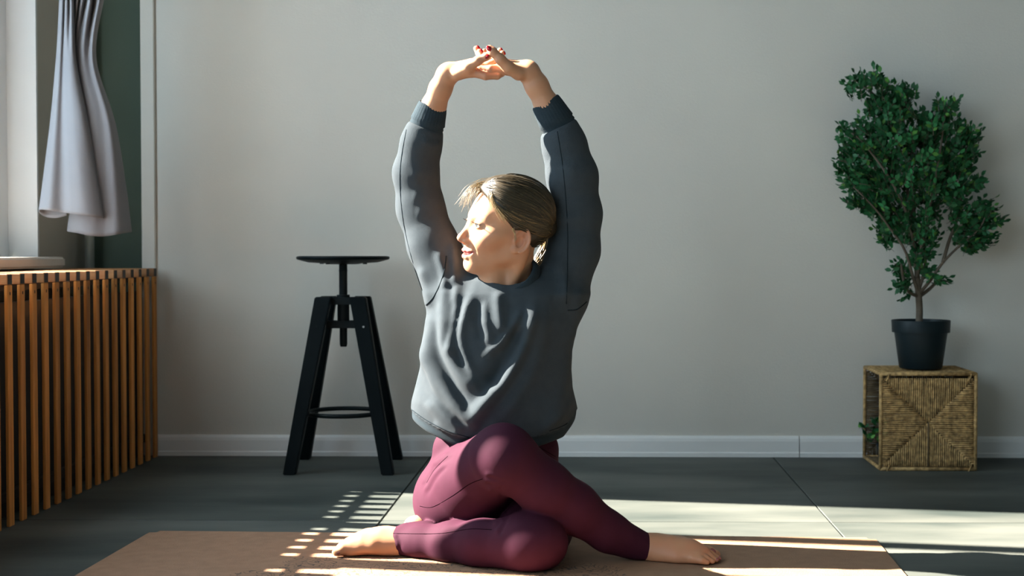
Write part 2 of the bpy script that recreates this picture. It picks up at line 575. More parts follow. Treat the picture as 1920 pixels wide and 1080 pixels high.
# legs: flat boards leaning in, at the corners of a rectangle
front_y = PF(640, 890)[1]
back_y = PF(640, 861)[1]
feet = [(PF(543, 890)[0], front_y), (PF(728, 890)[0], front_y), (PF(571, 861)[0], back_y), (PF(745, 861)[0], back_y)]
tops = []
for k, (fx, fy) in enumerate(feet):
    f = np.array((fx - SX, fy - SY, 0.0))
    sx = -1 if k in (0, 2) else 1
    t = np.array((sx * 0.056, (-0.045 if k < 2 else 0.045), z_top))
    tops.append(t)
    d = Vector(t - f).normalized()
    side = Vector((1, 0, 0)); side = (side - d * side.dot(d)).normalized()
    fw = d.cross(side)
    bm = bmesh.new()
    vs = []
    for p, wd, th in ((f, 0.020, 0.017), (t, 0.027, 0.017)):
        for sa, sb in ((-1, -1), (1, -1), (1, 1), (-1, 1)):
            q = Vector(p) + side * (sa * wd) + fw * (sb * th)
            q.z = 0.0 if p[2] == 0 else z_top
            vs.append(bm.verts.new(q))
    for a in range(4):
        bm.faces.new((vs[a], vs[(a + 1) % 4], vs[4 + (a + 1) % 4], vs[4 + a]))
    bm.faces.new(vs[:4]); bm.faces.new(vs[4:])
    lg = spart(bm, 'leg', M['black'], 0.003)
    bm = bmesh.new()
    zz = z_low - 0.004
    c = f + (t - f) * (zz / z_top)
    tube(bm, [c + np.array((0.004 * sx, -0.0172, 0)), c + np.array((0.004 * sx, -0.0186, 0))], 0.0035, 10)
    spart(bm, 'leg_bolt', M['steel'] if k == 1 else M['black_metal'], 0, lg)
# two cross plates holding the sleeve
for nm, zc, ext in (('upper_bracket', z_top - 0.014, 0.036), ('lower_bracket', z_low, 0.052)):
    bm = bmesh.new()
    for s in (-1, 1):
        box(bm, -ext, ext, s * 0.024 - 0.003, s * 0.024 + 0.003, zc - 0.012, zc + 0.012)
        box(bm, s * ext - 0.003, s * ext + 0.003, -0.03, 0.03, zc - 0.012, zc + 0.012)
    spart(bm, nm, M['black_metal'], 0.0015)
# footrest ring
zr = pzs(773)
fr = zr / z_top
cx = np.mean([feet[k][0] - SX for k in range(4)]) * (1 - fr)
bm = bmesh.new()
R_ = 0.118
tube(bm, [(cx + R_ * math.cos(a), R_ * math.sin(a), zr) for a in np.linspace(0, 2 * math.pi, 48, endpoint=False)], 0.0075, 10, closed=True)
smooth(spart(bm, 'footrest_ring', M['black_metal']))

# ------------------------------------------------------------------ woven cube
BX0, BX1 = P(1648, 883, 4.556)[0], P(1833, 883, 4.556)[0]
BY0, BY1 = 4.556, 4.836
BH = P(1740, 698, BY0)[2]
bk = empty('woven_cube_basket', (BX0, BY0, 0))
tag(bk, 'woven seagrass storage cube with open side carrying the potted tree', 'basket')


def bpart(bm, name, m, sm=True):
    bmesh.ops.translate(bm, verts=bm.verts[:], vec=(-BX0, -BY0, 0))
    o = finish(bm, name, m)
    o.parent = bk
    if sm: smooth(o)
    return o


R0 = 0.0062
zb, zt_ = R0, BH - R0
cor = [(BX0 + R0, BY0 + R0), (BX1 - R0, BY0 + R0), (BX1 - R0, BY1 - R0), (BX0 + R0, BY1 - R0)]
for k in range(4):
    a, b = cor[k], cor[(k + 1) % 4]
    for z in (zb, zt_):
        bm = bmesh.new()
        tube(bm, [(a[0], a[1], z), (b[0], b[1], z)], R0, 10)
        bpart(bm, 'rope_edge', M['rope'])
    bm = bmesh.new()
    tube(bm, [(a[0], a[1], zb), (a[0], a[1], zt_)], R0 * 0.95, 10)
    bpart(bm, 'rope_edge', M['rope'])


def strand_panel(name, origin, U, V, su, sv, tris, m, r=0.0034, layer=0.0):
    """woven panel: in the triangles facing V-ends the strands run along V, in the others along U"""
    origin, U, V = Vector(origin), Vector(U), Vector(V)
    N = U.cross(V)
    rng = random.Random(hash(name) % 1000 + int(su * 1000))
    out = []
    for which in tris:
        bm = bmesh.new()
        if which in ('top', 'bottom'):
            n = int(su / (2 * r * 0.98))
            for k in range(n):
                u = (k + 0.5) / n * su
                lim = min(u, su - u) / su * sv
                a, b = (sv - lim, sv) if which == 'top' else (0, lim)
                a += rng.uniform(-0.003, 0.003) if which == 'top' else 0
                b += rng.uniform(-0.003, 0.003) if which == 'bottom' else 0
                if b - a < 0.004: continue
                pts = []
                ns = max(2, int((b - a) / 0.02))
                for q in range(ns + 1):
                    v = a + (b - a) * q / ns
                    pts.append(origin + U * (u + rng.uniform(-0.0007, 0.0007)) + V * v + N * (layer + rng.uniform(-0.001, 0.001)))
                tube(bm, pts, [r * rng.uniform(0.85, 1.12) for _ in pts], 5)
        else:
            n = int(sv / (2 * r * 0.98))
            for k in range(n):
                v = (k + 0.5) / n * sv
                lim = min(v, sv - v) / sv * su
                a, b = (0, lim) if which == 'left' else (su - lim, su)
                if b - a < 0.004: continue
                pts = []
                ns = max(2, int((b - a) / 0.02))
                for q in range(ns + 1):
                    u = a + (b - a) * q / ns
                    pts.append(origin + U * u + V * (v + rng.uniform(-0.0007, 0.0007)) + N * (layer + rng.uniform(-0.001, 0.001)))
                tube(bm, pts, [r * rng.uniform(0.85, 1.12) for _ in pts], 5)
        o = bpart(bm, name, m)
        o['kind'] = 'stuff'
        out.append(o)
    return out


in_ = 2 * R0
W_, H_, D_ = BX1 - BX0, BH, BY1 - BY0
ALL4 = ('top', 'bottom', 'left', 'right')
strand_panel('woven_front_panel', (BX0 + in_ - 0.004, BY0 + R0, 0.014), (1, 0, 0), (0, 0, 1), W_ - 2 * in_ + 0.008, H_ - 0.034, ALL4, M['rope'])
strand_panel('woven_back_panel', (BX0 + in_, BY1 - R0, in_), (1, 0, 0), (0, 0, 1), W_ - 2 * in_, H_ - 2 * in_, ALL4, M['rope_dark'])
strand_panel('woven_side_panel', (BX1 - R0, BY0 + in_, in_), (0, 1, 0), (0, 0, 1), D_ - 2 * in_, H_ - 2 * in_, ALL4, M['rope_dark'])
strand_panel('woven_top_panel', (BX0 + in_ - 0.004, BY0 + in_ - 0.004, zt_), (1, 0, 0), (0, 1, 0), W_ - 2 * in_ + 0.008, D_ - 2 * in_ + 0.008, ALL4, M['rope'], layer=0.0018)
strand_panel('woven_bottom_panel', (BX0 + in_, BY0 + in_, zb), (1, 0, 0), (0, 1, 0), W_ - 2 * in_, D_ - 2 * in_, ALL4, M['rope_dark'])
# seam cords and lashings on the front panel
bm = bmesh.new()
cxm = (BX0 + BX1) / 2
tube(bm, [(cxm, BY0 + 0.0025, 0.014), (cxm, BY0 + 0.0025, H_ * 0.49)], 0.0022, 6)
bpart(bm, 'seam_cord', M['rope_dark'])
for sx in (BX0 + 0.028, BX1 - 0.026):
    for z in (zt_ - 0.006, zb + 0.004):
        bm = bmesh.new()
        tube(bm, [(sx + 0.009 * math.cos(a) * 0.6, BY0 + R0 + 0.009 * math.sin(a), z - 0.004 + 0.012 * math.cos(a)) for a in np.linspace(0, 2 * math.pi, 16, endpoint=False)], 0.0024, 6, closed=True)
        bpart(bm, 'lashing', M['rope'])

# ------------------------------------------------------------------ potted tree
YP = (BY0 + BY1) / 2 - 0.01
pc = P(1726, 690, YP)
ZB0 = BH + 0.0035
PXC = pc[0]
ZR = P(1726, 600, YP)[2]
pt = empty('potted_tree', (PXC, YP, ZB0))
tag(pt, 'small leafy green tree in a black plastic pot on the woven cube', 'potted plant')
HP = ZR - ZB0
bm = bmesh.new()
pr = lambda w_: w_ / F_PX * YP / 2
lathe(bm, [(0, 0), (pr(76), 0), (pr(79), 0.003), (pr(97), HP - 0.041), (pr(97), HP - 0.040), (pr(106), HP - 0.040), (pr(108), HP - 0.002), (pr(107), HP), (pr(102), HP),
           (pr(100), HP - 0.012), (pr(96), HP - 0.030), (0, HP - 0.030)], (0, 0, 0), 48)
o = autosmooth(finish(bm, 'pot', M['pot'])); o.parent = pt
bm = bmesh.new()
lathe(bm, [(pr(98), HP - 0.022), (pr(60), HP - 0.019), (0, HP - 0.017)], (0, 0, 0), 32)
o = smooth(finish(bm, 'soil', M['soil'])); o.parent = pt


def TP(px, py, dy=0.0):
    p = P(px, py, YP + dy)
    return np.array((p[0] - PXC, p[1] - YP, p[2] - ZB0))


rng = random.Random(5)
branches = []
trunk = [TP(1723, 610), TP(1724, 580), TP(1722, 550), TP(1720, 520, .01), TP(1716, 470, .0), TP(1714, 400, .01), TP(1708, 330, 0), TP(1700, 260, .01), TP(1690, 200, 0)]
branches.append((trunk, [.012, .0115, .011, .009, .007, .006, .005, .004, .003]))
for pts in ([(1722, 552, 0), (1745, 525, -.02), (1768, 492, -.03), (1800, 460, -.04), (1835, 430, -.05), (1850, 400, -.05)],
            [(1722, 552, 0), (1712, 520, -.02), (1697, 470, -.05), (1670, 430, -.06), (1640, 390, -.08), (1600, 350, -.08)],
            [(1722, 545, 0), (1735, 500, .02), (1735, 440, .05), (1760, 370, .06), (1790, 310, .05), (1815, 260, .04)],
            [(1720, 520, 0), (1728, 460, -.04), (1745, 380, -.06), (1760, 300, -.07), (1772, 215, -.05)],
            [(1716, 470, 0), (1700, 400, -.06), (1665, 330, -.08), (1620, 270, -.07), (1597, 250, -.06)],
            [(1714, 420, 0), (1700, 350, .05), (1682, 270, .06), (1660, 205, .05), (1630, 168, .03)],
            [(1722, 556, 0), (1702, 545, -.03), (1693, 520, -.04), (1690, 495, -.05)],
            [(1724, 556, 0), (1745, 540, .02), (1758, 525, .02)],
            [(1768, 492, -.03), (1780, 450, -.02), (1795, 410, 0), (1800, 370, .02)]):
    branches.append(([TP(*q) for q in pts], [0.0065, 0.0055, 0.0045, 0.0035, 0.003, 0.0022][:len(pts)]))
bm = bmesh.new()
for pts, rad in branches[:1]:
    tube(bm, catmull(pts, 24), list(np.interp(np.linspace(0, len(rad) - 1, 25), range(len(rad)), rad)), 8)
o = smooth(finish(bm, 'trunk', M['bark'])); o.parent = pt
for pts, rad in branches[1:]:
    bm = bmesh.new()
    tube(bm, catmull(pts, 16), list(np.interp(np.linspace(0, len(rad) - 1, 17), range(len(rad)), rad)), 6)
    o = smooth(finish(bm, 'branch', M['bark'])); o.parent = pt

BLOBS = [(1610, 165, 25, 28), (1640, 150, 14, 14), (1652, 160, 18, 18), (1676, 185, 36, 28), (1705, 177, 22, 14), (1690, 215, 38, 26), (1775, 205, 28, 22), (1765, 235, 40, 25),
         (1815, 255, 26, 22), (1830, 282, 14, 18), (1600, 252, 30, 26), (1625, 280, 48, 30), (1592, 335, 24, 34), (1640, 330, 58, 45), (1700, 280, 60, 45), (1760, 290, 55, 45),
         (1800, 300, 35, 35), (1700, 350, 80, 45), (1775, 355, 48, 40), (1605, 372, 30, 22), (1645, 385, 46, 25), (1705, 400, 65, 35), (1672, 432, 34, 22), (1722, 440, 45, 28),
         (1850, 395, 22, 26), (1835, 425, 34, 28), (1815, 455, 32, 22), (1848, 452, 18, 18), (1800, 415, 25, 35), (1690, 500, 16, 20), (1700, 538, 20, 24), (1755, 525, 22, 12),
         (1742, 478, 10, 8), (1720, 480, 18, 26), (1735, 515, 16, 14), (1660, 456, 14, 10), (1645, 195, 24, 22), (1665, 235, 30, 22), (1738, 222, 26, 20), (1730, 255, 34, 24), (1622, 218, 16, 14),
         (1640, 250, 26, 20), (1828, 345, 20, 16), (1870, 420, 8, 14), (1590, 292, 16, 14), (1578, 312, 10, 12)]
fol = []     # leaf matrices (position, quaternion, scale)
twig_bm = bmesh.new()
tot = sum(b[2] * b[3] for b in BLOBS)
for (cx_, cy_, rx, ry) in BLOBS:
    n = max(4, int(1200 * rx * ry / tot * 1.0))
    for _ in range(n):
        while True:
            a, b_, c_ = rng.uniform(-1, 1), rng.uniform(-1, 1), rng.uniform(-1, 1)
            if a * a + b_ * b_ + c_ * c_ < 1: break
        dpt = min(max(rx, ry) / 560 * 1.3 * c_, 0.085)
        base = Vector(TP(cx_ + a * rx * 0.92, cy_ + b_ * ry * 0.92, dpt - 0.01))
        ctr = Vector(TP(1715, 420, 0))
        out = (base - ctr); out.z = out.z * 0.5 + 0.10
        d = (out.normalized() + Vector((rng.uniform(-1, 1), rng.uniform(-1, 1), rng.uniform(-.7, 1))) * 0.7).normalized()
        L = rng.uniform(0.035, 0.055)
        nl = rng.choice((5, 7, 7))
        sidev = d.cross(Vector((rng.uniform(-1, 1), rng.uniform(-1, 1), rng.uniform(-1, 1)))).normalized()
        up = sidev.cross(d).normalized()
        st0 = base - d * L * 0.6
        tube(twig_bm, [st0, st0 + d * L * 0.5 + up * 0.002, st0 + d * L], 0.0008, 3)
        for q in range(nl):
            if q == nl - 1:
                ld, pos = d, st0 + d * L
            else:
                s = 1 if q % 2 else -1
                ld = (d * 0.55 + sidev * s + up * rng.uniform(-.1, .4)).normalized()
                pos = st0 + d * (L * (0.30 + 0.6 * (q // 2) / max(1, (nl // 2))))
            nrm = (up + Vector((rng.uniform(-.6, .6), rng.uniform(-.6, .6), rng.uniform(-.4, .6)))).normalized()
            xx = ld
            yy = nrm.cross(xx).normalized()
            zz = xx.cross(yy)
            R = Matrix((xx, yy, zz)).transposed()
            fol.append((pos, R, rng.uniform(0.018, 0.027), rng.random() < 0.07))
o = finish(twig_bm, 'twigs', M['bark']); o.parent = pt; o['kind'] = 'stuff'
LV = [(0, 0, 0), (0.3, 0.24, 0.05), (0.62, 0.27, 0.05), (1, 0, -0.06), (0.62, -0.27, 0.05), (0.3, -0.24, 0.05), (0.33, 0, 0.0), (0.65, 0, 0.0)]
LF = [(0, 6, 1), (1, 6, 7, 2), (2, 7, 3), (3, 7, 4), (4, 7, 6, 5), (5, 6, 0)]


def leaf_mesh(name, m):
    me = bpy.data.meshes.new(name)
    me.from_pydata(LV, [], LF)
    me.materials.append(m)
    me.polygons.foreach_set('use_smooth', [True] * len(me.polygons))
    return me


leafA, leafB = leaf_mesh('leaf', M['leaf']), leaf_mesh('young_leaf', M['leaf2'])
fol.sort(key=lambda f: f[0].y)
for (pos, R, s, young) in fol[:300]:
    o = bpy.data.objects.new('leaf', leafB if young else leafA)
    COL.objects.link(o)
    o.parent = pt
    o.matrix_basis = Matrix.Translation(pos) @ R.to_4x4() @ Matrix.Diagonal((s, s, s, 1))
for nm, yf, m in (('foliage', False, M['leaf']), ('young_foliage', True, M['leaf2'])):
    V_, F_ = [], []
    for (pos, R, s, young) in fol[300:]:
        if young != yf: continue
        b0 = len(V_)
        V_ += [tuple(pos + R @ (Vector(v) * s)) for v in LV]
        F_ += [tuple(i + b0 for i in f) for f in LF]
    me = bpy.data.meshes.new(nm)
    me.from_pydata(V_, [], F_)
    o = smooth(link(nm, me, m, pt))
    o['kind'] = 'stuff'

# ------------------------------------------------------------------ little plant inside the cube
ipx = P(1632, 850, 4.68)
ip = empty('small_leafy_plant', (BX0 + 0.035, 4.745, 0.014))
tag(ip, 'small green leafy plant standing inside the woven cube', 'potted plant')
bm = bmesh.new()
lathe(bm, [(0, 0), (0.028, 0), (0.034, 0.045), (0.036, 0.045), (0.036, 0.05), (0.030, 0.05), (0.028, 0.042), (0, 0.042)], (0.03, 0, 0), 24)
o = autosmooth(finish(bm, 'pot', M['pot'])); o.parent = ip
bm = bmesh.new()
rg = random.Random(3)
ends = []
for k in range(16):
    a = rg.uniform(0, 2 * math.pi); h = rg.uniform(0.05, 0.125); rr = rg.uniform(0.01, 0.062)
    e = Vector((0.03 + rr * math.cos(a) * 0.85 - 0.038, rr * math.sin(a), h))
    tube(bm, [(0.03, 0, 0.04), Vector((0.03, 0, 0.04)).lerp(e, .5) + Vector((0, 0, .015)), e], 0.0012, 4)
    ends.append(e)
o = finish(bm, 'stems', M['bark']); o.parent = ip
for e in ends:
    for q in range(5):
        d = Vector((rg.uniform(-1, 1), rg.uniform(-1, 1), rg.uniform(-.5, .8))).normalized()
        y_ = d.cross(Vector((rg.uniform(-1, 1), rg.uniform(-1, 1), 1))).normalized()
        z_ = d.cross(y_)
        R = Matrix((d, y_, z_)).transposed()
        o = bpy.data.objects.new('leaf', leafB if rg.random() < .25 else leafA)
        COL.objects.link(o)
        o.parent = ip
        s = rg.uniform(0.022, 0.032)
        o.matrix_basis = Matrix.Translation(e - d * 0.004) @ R.to_4x4() @ Matrix.Diagonal((s, s, s, 1))

# ------------------------------------------------------------------ yoga mat
c1, c2 = PF(285, 995, 0.004), PF(1640, 1008, 0.004)
ax = Vector((c2[0] - c1[0], c2[1] - c1[1], 0)); LM = ax.length; ax.normalize()
ay = Vector((ax.y, -ax.x, 0))
WM = 0.64
mat_m = mat('cork_rubber_mat', (0.34, 0.180, 0.100), (0.295, 0.155, 0.085), 0.8, 30.0, 0.35, 400)
nt = mat_m.node_tree
b = nt.nodes['Principled BSDF']
old = b.inputs['Base Color'].links[0].from_socket
# printed floral linework: thin swirling lines inside a round zone
tc = nt.nodes.new('ShaderNodeTexCoord')
wv = nt.nodes.new('ShaderNodeTexNoise'); wv.inputs['Scale'].default_value = 16.0; wv.inputs['Detail'].default_value = 1.5; wv.inputs['Distortion'].default_value = 1.8
nt.links.new(tc.outputs['Object'], wv.inputs['Vector'])
m1 = nt.nodes.new('ShaderNodeMath'); m1.operation = 'MULTIPLY'; m1.inputs[1].default_value = 7.0
nt.links.new(wv.outputs['Fac'], m1.inputs[0])
m2 = nt.nodes.new('ShaderNodeMath'); m2.operation = 'FRACT'; nt.links.new(m1.outputs[0], m2.inputs[0])
m3 = nt.nodes.new('ShaderNodeMath'); m3.operation = 'LESS_THAN'; m3.inputs[1].default_value = 0.22; nt.links.new(m2.outputs[0], m3.inputs[0])
ds = nt.nodes.new('ShaderNodeVectorMath'); ds.operation = 'DISTANCE'
pcn = PF(790, 1120, 0.004)
loc = Vector((pcn[0] - c1[0], pcn[1] - c1[1], 0))
ds.inputs[1].default_value = (loc.dot(ax), -loc.dot(ay), 0.004)
nt.links.new(tc.outputs['Object'], ds.inputs[0])
nz = nt.nodes.new('ShaderNodeTexNoise'); nz.inputs['Scale'].default_value = 9
nt.links.new(tc.outputs['Object'], nz.inputs['Vector'])
ad = nt.nodes.new('ShaderNodeMath'); ad.operation = 'MULTIPLY_ADD'; ad.inputs[1].default_value = 0.16
nt.links.new(nz.outputs['Fac'], ad.inputs[0]); nt.links.new(ds.outputs['Value'], ad.inputs[2])
m4 = nt.nodes.new('ShaderNodeMath'); m4.operation = 'LESS_THAN'; m4.inputs[1].default_value = 0.55; nt.links.new(ad.outputs[0], m4.inputs[0])
m5 = nt.nodes.new('ShaderNodeMath'); m5.operation = 'MULTIPLY'; nt.links.new(m3.outputs[0], m5.inputs[0]); nt.links.new(m4.outputs[0], m5.inputs[1])
m6 = nt.nodes.new('ShaderNodeMath'); m6.operation = 'MULTIPLY'; m6.inputs[1].default_value = 0.9; nt.links.new(m5.outputs[0], m6.inputs[0])
mix = nt.nodes.new('ShaderNodeMix'); mix.data_type = 'RGBA'
nt.links.new(m6.outputs[0], mix.inputs['Factor']); nt.links.new(old, mix.inputs[6]); mix.inputs[7].default_value = (0.085, 0.05, 0.035, 1)
nt.links.new(mix.outputs[2], b.inputs['Base Color'])
bm = bmesh.new()
box(bm, 0, LM, -WM, 0, 0.0002, 0.004)
vert_e = [e for e in bm.edges if abs(e.verts[0].co.z - e.verts[1].co.z) > 0.001]
bmesh.ops.bevel(bm, geom=vert_e, offset=0.02, segments=5, affect='EDGES')
ym = finish(bm, 'yoga_mat', mat_m)
ym.location = (c1[0], c1[1], 0)
ym.rotation_euler = (0, 0, math.atan2(ax.y, ax.x))
tag(ym, 'brown yoga mat with dark floral print under the seated woman', 'yoga mat')

# ================================================================== the person
def vlen(a): return np.sqrt(np.einsum('ij,ij->i', a, a))


def cap(p, a, b, ra, rb):
    a = np.asarray(a, float); b = np.asarray(b, float)
    ba = b - a
    pa = p - a
    t = np.clip(pa @ ba / max(ba @ ba, 1e-12), 0, 1)
    return vlen(pa - t[:, None] * ba) - (ra + t * (rb - ra))


def ell(p, c, r, R=None):
    q = p - np.asarray(c, float)
    if R is not None: q = q @ R
    r = np.asarray(r, float)
    k0 = vlen(q / r); k1 = vlen(q / (r * r))
    return k0 * (k0 - 1) / np.maximum(k1, 1e-9)


def smin(a, b, k):
    h = np.clip(0.5 + 0.5 * (b - a) / k, 0, 1)
    return b * (1 - h) + a * h - k * h * (1 - h)


def smax(a, b, k): return -smin(-a, -b, k)


def chain(p, pts, rad, k=0.0):
    d = None
    for i in range(len(pts) - 1):
        e = cap(p, pts[i], pts[i + 1], rad[i], rad[i + 1])
        d = e if d is None else (smin(d, e, k) if k else np.minimum(d, e))
    return d


def axes(z, x=None):
    """rotation matrix whose columns are the local axes; local z along `z`"""
    z = np.asarray(z, float); z = z / np.linalg.norm(z)
    x = np.asarray(x if x is not None else ((1, 0, 0) if abs(z[0]) < .9 else (0, 1, 0)), float)
    x = x - z * (x @ z); x /= np.linalg.norm(x)
    return np.stack((x, np.cross(z, x), z), 1)


def mesh_sdf(f, lo, hi, h, margin=0.0):
    """surface nets on a narrow band"""
    lo, hi = np.asarray(lo, float), np.asarray(hi, float)
    B = 6
    nb = np.ceil((hi - lo) / (h * B)).astype(int)
    n = nb * B
    cc = [lo[k] + (np.arange(nb[k]) + 0.5) * h * B - 0.5 * h for k in range(3)]
    C = np.stack(np.meshgrid(*cc, indexing='ij'), -1).reshape(-1, 3)
    dc = f(C).reshape(nb)
    act = np.abs(dc) < h * B * 0.95 + margin
    val = np.repeat(np.repeat(np.repeat(np.where(dc < 0, -1.0, 1.0), B, 0), B, 1), B, 2).astype(np.float32)
    bi = np.argwhere(act)
    off = np.stack(np.meshgrid(*[np.arange(B)] * 3, indexing='ij'), -1).reshape(-1, 3)
    for s in range(0, len(bi), 3000):
        idx = (bi[s:s + 3000, None, :] * B + off[None]).reshape(-1, 3)
        v = f(lo + idx * h)
        val[idx[:, 0], idx[:, 1], idx[:, 2]] = v
    sg = val < 0
    cs = np.zeros(n - 1, np.int8)
    for dx in (0, 1):
        for dy in (0, 1):
            for dz in (0, 1):
                cs += sg[dx:n[0] - 1 + dx, dy:n[1] - 1 + dy, dz:n[2] - 1 + dz]
    cells = np.argwhere((cs > 0) & (cs < 8))
    ids = np.full(n - 1, -1, np.int64)
    ids[cells[:, 0], cells[:, 1], cells[:, 2]] = np.arange(len(cells))
    acc = np.zeros((len(cells), 3)); cnt = np.zeros(len(cells))
    corner = {}
    for dx in (0, 1):
        for dy in (0, 1):
            for dz in (0, 1):
                corner[dx, dy, dz] = val[cells[:, 0] + dx, cells[:, 1] + dy, cells[:, 2] + dz].astype(float)
    for c in corner:
        for ax_ in range(3):
            if c[ax_]: continue
            e = list(c); e[ax_] = 1; e = tuple(e)
            a, b = corner[c], corner[e]
            m = (a < 0) != (b < 0)
            t = np.where(m, a / np.where(m, a - b, 1), 0)
            pos = np.tile(np.array(c, float), (len(cells), 1)); pos[:, ax_] = t
            acc[m] += pos[m]; cnt[m] += 1
    verts = lo + (cells + acc / cnt[:, None]) * h
    faces = []
    for ax_ in range(3):
        u, v_ = (ax_ + 1) % 3, (ax_ + 2) % 3
        sl0 = [slice(None)] * 3; sl1 = [slice(None)] * 3
        sl0[ax_] = slice(0, n[ax_] - 1); sl1[ax_] = slice(1, n[ax_])
        a, b = sg[tuple(sl0)], sg[tuple(sl1)]
        E = np.argwhere(a != b)
        E = E[(E[:, u] > 0) & (E[:, v_] > 0) & (E[:, u] < n[u] - 1) & (E[:, v_] < n[v_] - 1)]
        flip = a[E[:, 0], E[:, 1], E[:, 2]]
        q = []
        for du, dv in ((0, 0), (-1, 0), (-1, -1), (0, -1)):
            c = E.copy(); c[:, u] += du; c[:, v_] += dv
            q.append(ids[c[:, 0], c[:, 1], c[:, 2]])
        q = np.stack(q, 1)
        q[~flip] = q[~flip][:, ::-1]
        faces.append(q)
    F = np.concatenate(faces)
    return verts, F


def vnormals(V, F):
    n = np.cross(V[F[:, 2]] - V[F[:, 0]], V[F[:, 3]] - V[F[:, 1]])
    N = np.zeros_like(V)
    for k in range(4): np.add.at(N, F[:, k], n)
    return N / np.maximum(vlen(N), 1e-12)[:, None]


def relax(V, F, it=1, lam=0.5):
    for _ in range(it):
        s = np.zeros_like(V); c = np.zeros(len(V))
        for k in range(4):
            a, b = F[:, k], F[:, (k + 1) % 4]
            np.add.at(s, a, V[b]); np.add.at(s, b, V[a])
            np.add.at(c, a, 1); np.add.at(c, b, 1)
        V = V + lam * (s / np.maximum(c, 1)[:, None] - V)
    return V


def to_obj(name, V, F, m, parent=None, col=None):
    me = bpy.data.meshes.new(name)
    me.vertices.add(len(V)); me.vertices.foreach_set('co', np.asarray(V, np.float32).ravel())
    me.loops.add(F.size); me.loops.foreach_set('vertex_index', F.ravel().astype(np.int32))
    me.polygons.add(len(F))
    me.polygons.foreach_set('loop_start', np.arange(0, F.size, F.shape[1], dtype=np.int32))
    me.polygons.foreach_set('loop_total', np.full(len(F), F.shape[1], np.int32))
    me.update(calc_edges=True)
    me.validate()
    if col is not None:
        a = me.color_attributes.new('Col', 'FLOAT_COLOR', 'POINT')
        c4 = np.ones((len(V), 4), np.float32); c4[:, :3] = col
        a.data.foreach_set('color', c4.ravel())
    return smooth(link(name, me, m, parent))


M['skin'] = attr_mat('skin', 0.48, sss=0.12, spec=0.35, bump=0.05)
M['hair'] = attr_mat('hair_strands', 0.42, spec=0.5)
M['sweat'] = mat('slate_sweatshirt_fleece', (0.042, 0.052, 0.060), (0.048, 0.058, 0.066), 0.95, 40.0, 0.35, 900, sheen=0.04, spec=0.08)
M['rib'] = mat('ribbed_cuff_knit', (0.024, 0.036, 0.045), (0.028, 0.041, 0.050), 0.95, 40.0, 0.35, 900, sheen=0.04, spec=0.08)
M['leg'] = mat('plum_leggings', (0.043, 0.0088, 0.0205), (0.048, 0.0100, 0.0232), 0.8, 30.0, 0.12, 1200, spec=0.12)
M['stitch'] = mat('dark_seam_thread', (0.004, 0.0015, 0.003), None, 0.9, spec=0.0)
M['sstitch'] = mat('slate_seam_thread', (0.020, 0.027, 0.032), None, 0.9, spec=0.0)
M['nailred'] = mat('red_nail_polish', (0.32, 0.006, 0.012), (0.28, 0.005, 0.012), 0.15, 20.0)
M['toenail'] = mat('rose_toe_nail', (0.32, 0.10, 0.09), None, 0.2)
M['eyewhite'] = mat('eye_white', (0.70, 0.66, 0.62), None, 0.15)
M['iris'] = mat('iris_dark', (0.03, 0.035, 0.04), None, 0.1)
M['teeth'] = mat('tooth_enamel', (0.75, 0.70, 0.64), None, 0.2)
M['lash'] = mat('dark_lash', (0.012, 0.008, 0.006), None, 0.6)

SKIN = np.array((0.52, 0.262, 0.150))
UP = 0.04


def Pu(px, py, Y):
    return P(px, py, Y - UP)


# ------------------------------------------------------------------ head frame
HC = Pu(949, 424, 3.38)
psi, roll, pitch = math.radians(66), math.radians(8), math.radians(4)
fwd0 = np.array((-math.sin(psi), -math.cos(psi), 0)); lft0 = np.array((math.cos(psi), -math.sin(psi), 0)); up0 = np.array((0, 0, 1.0))
Rm = lambda axis, a: np.array(Matrix.Rotation(a, 3, Vector(axis)))
Rh = Rm(fwd0, roll) @ Rm(lft0, -pitch)      # lean towards her left shoulder, chin slightly up
# keep the sign of both tilts explicit: left side goes down, face goes up
lft, fwd, up_ = Rh @ lft0, Rh @ fwd0, Rh @ up0
if lft[2] > 0:
    Rh = Rm(fwd0, -roll) @ Rm(lft0, -pitch); lft, fwd, up_ = Rh @ lft0, Rh @ fwd0, Rh @ up0
if fwd[2] < 0:
    Rh = Rm(fwd0, roll if lft[2] < 0 and (Rm(fwd0, roll) @ lft0)[2] < 0 else -roll) @ Rm(lft0, pitch); lft, fwd, up_ = Rh @ lft0, Rh @ fwd0, Rh @ up0
HM = np.stack((lft, fwd, up_), 1)           # local (left, forward, up) -> world
HW = lambda q: HC + HM @ np.asarray(q, float)
HL = lambda p: (p - HC) @ HM

EARC = np.array((0.0735, -0.0135, -0.0240))
EYE = (0.0310, 0.0755, 0.0)


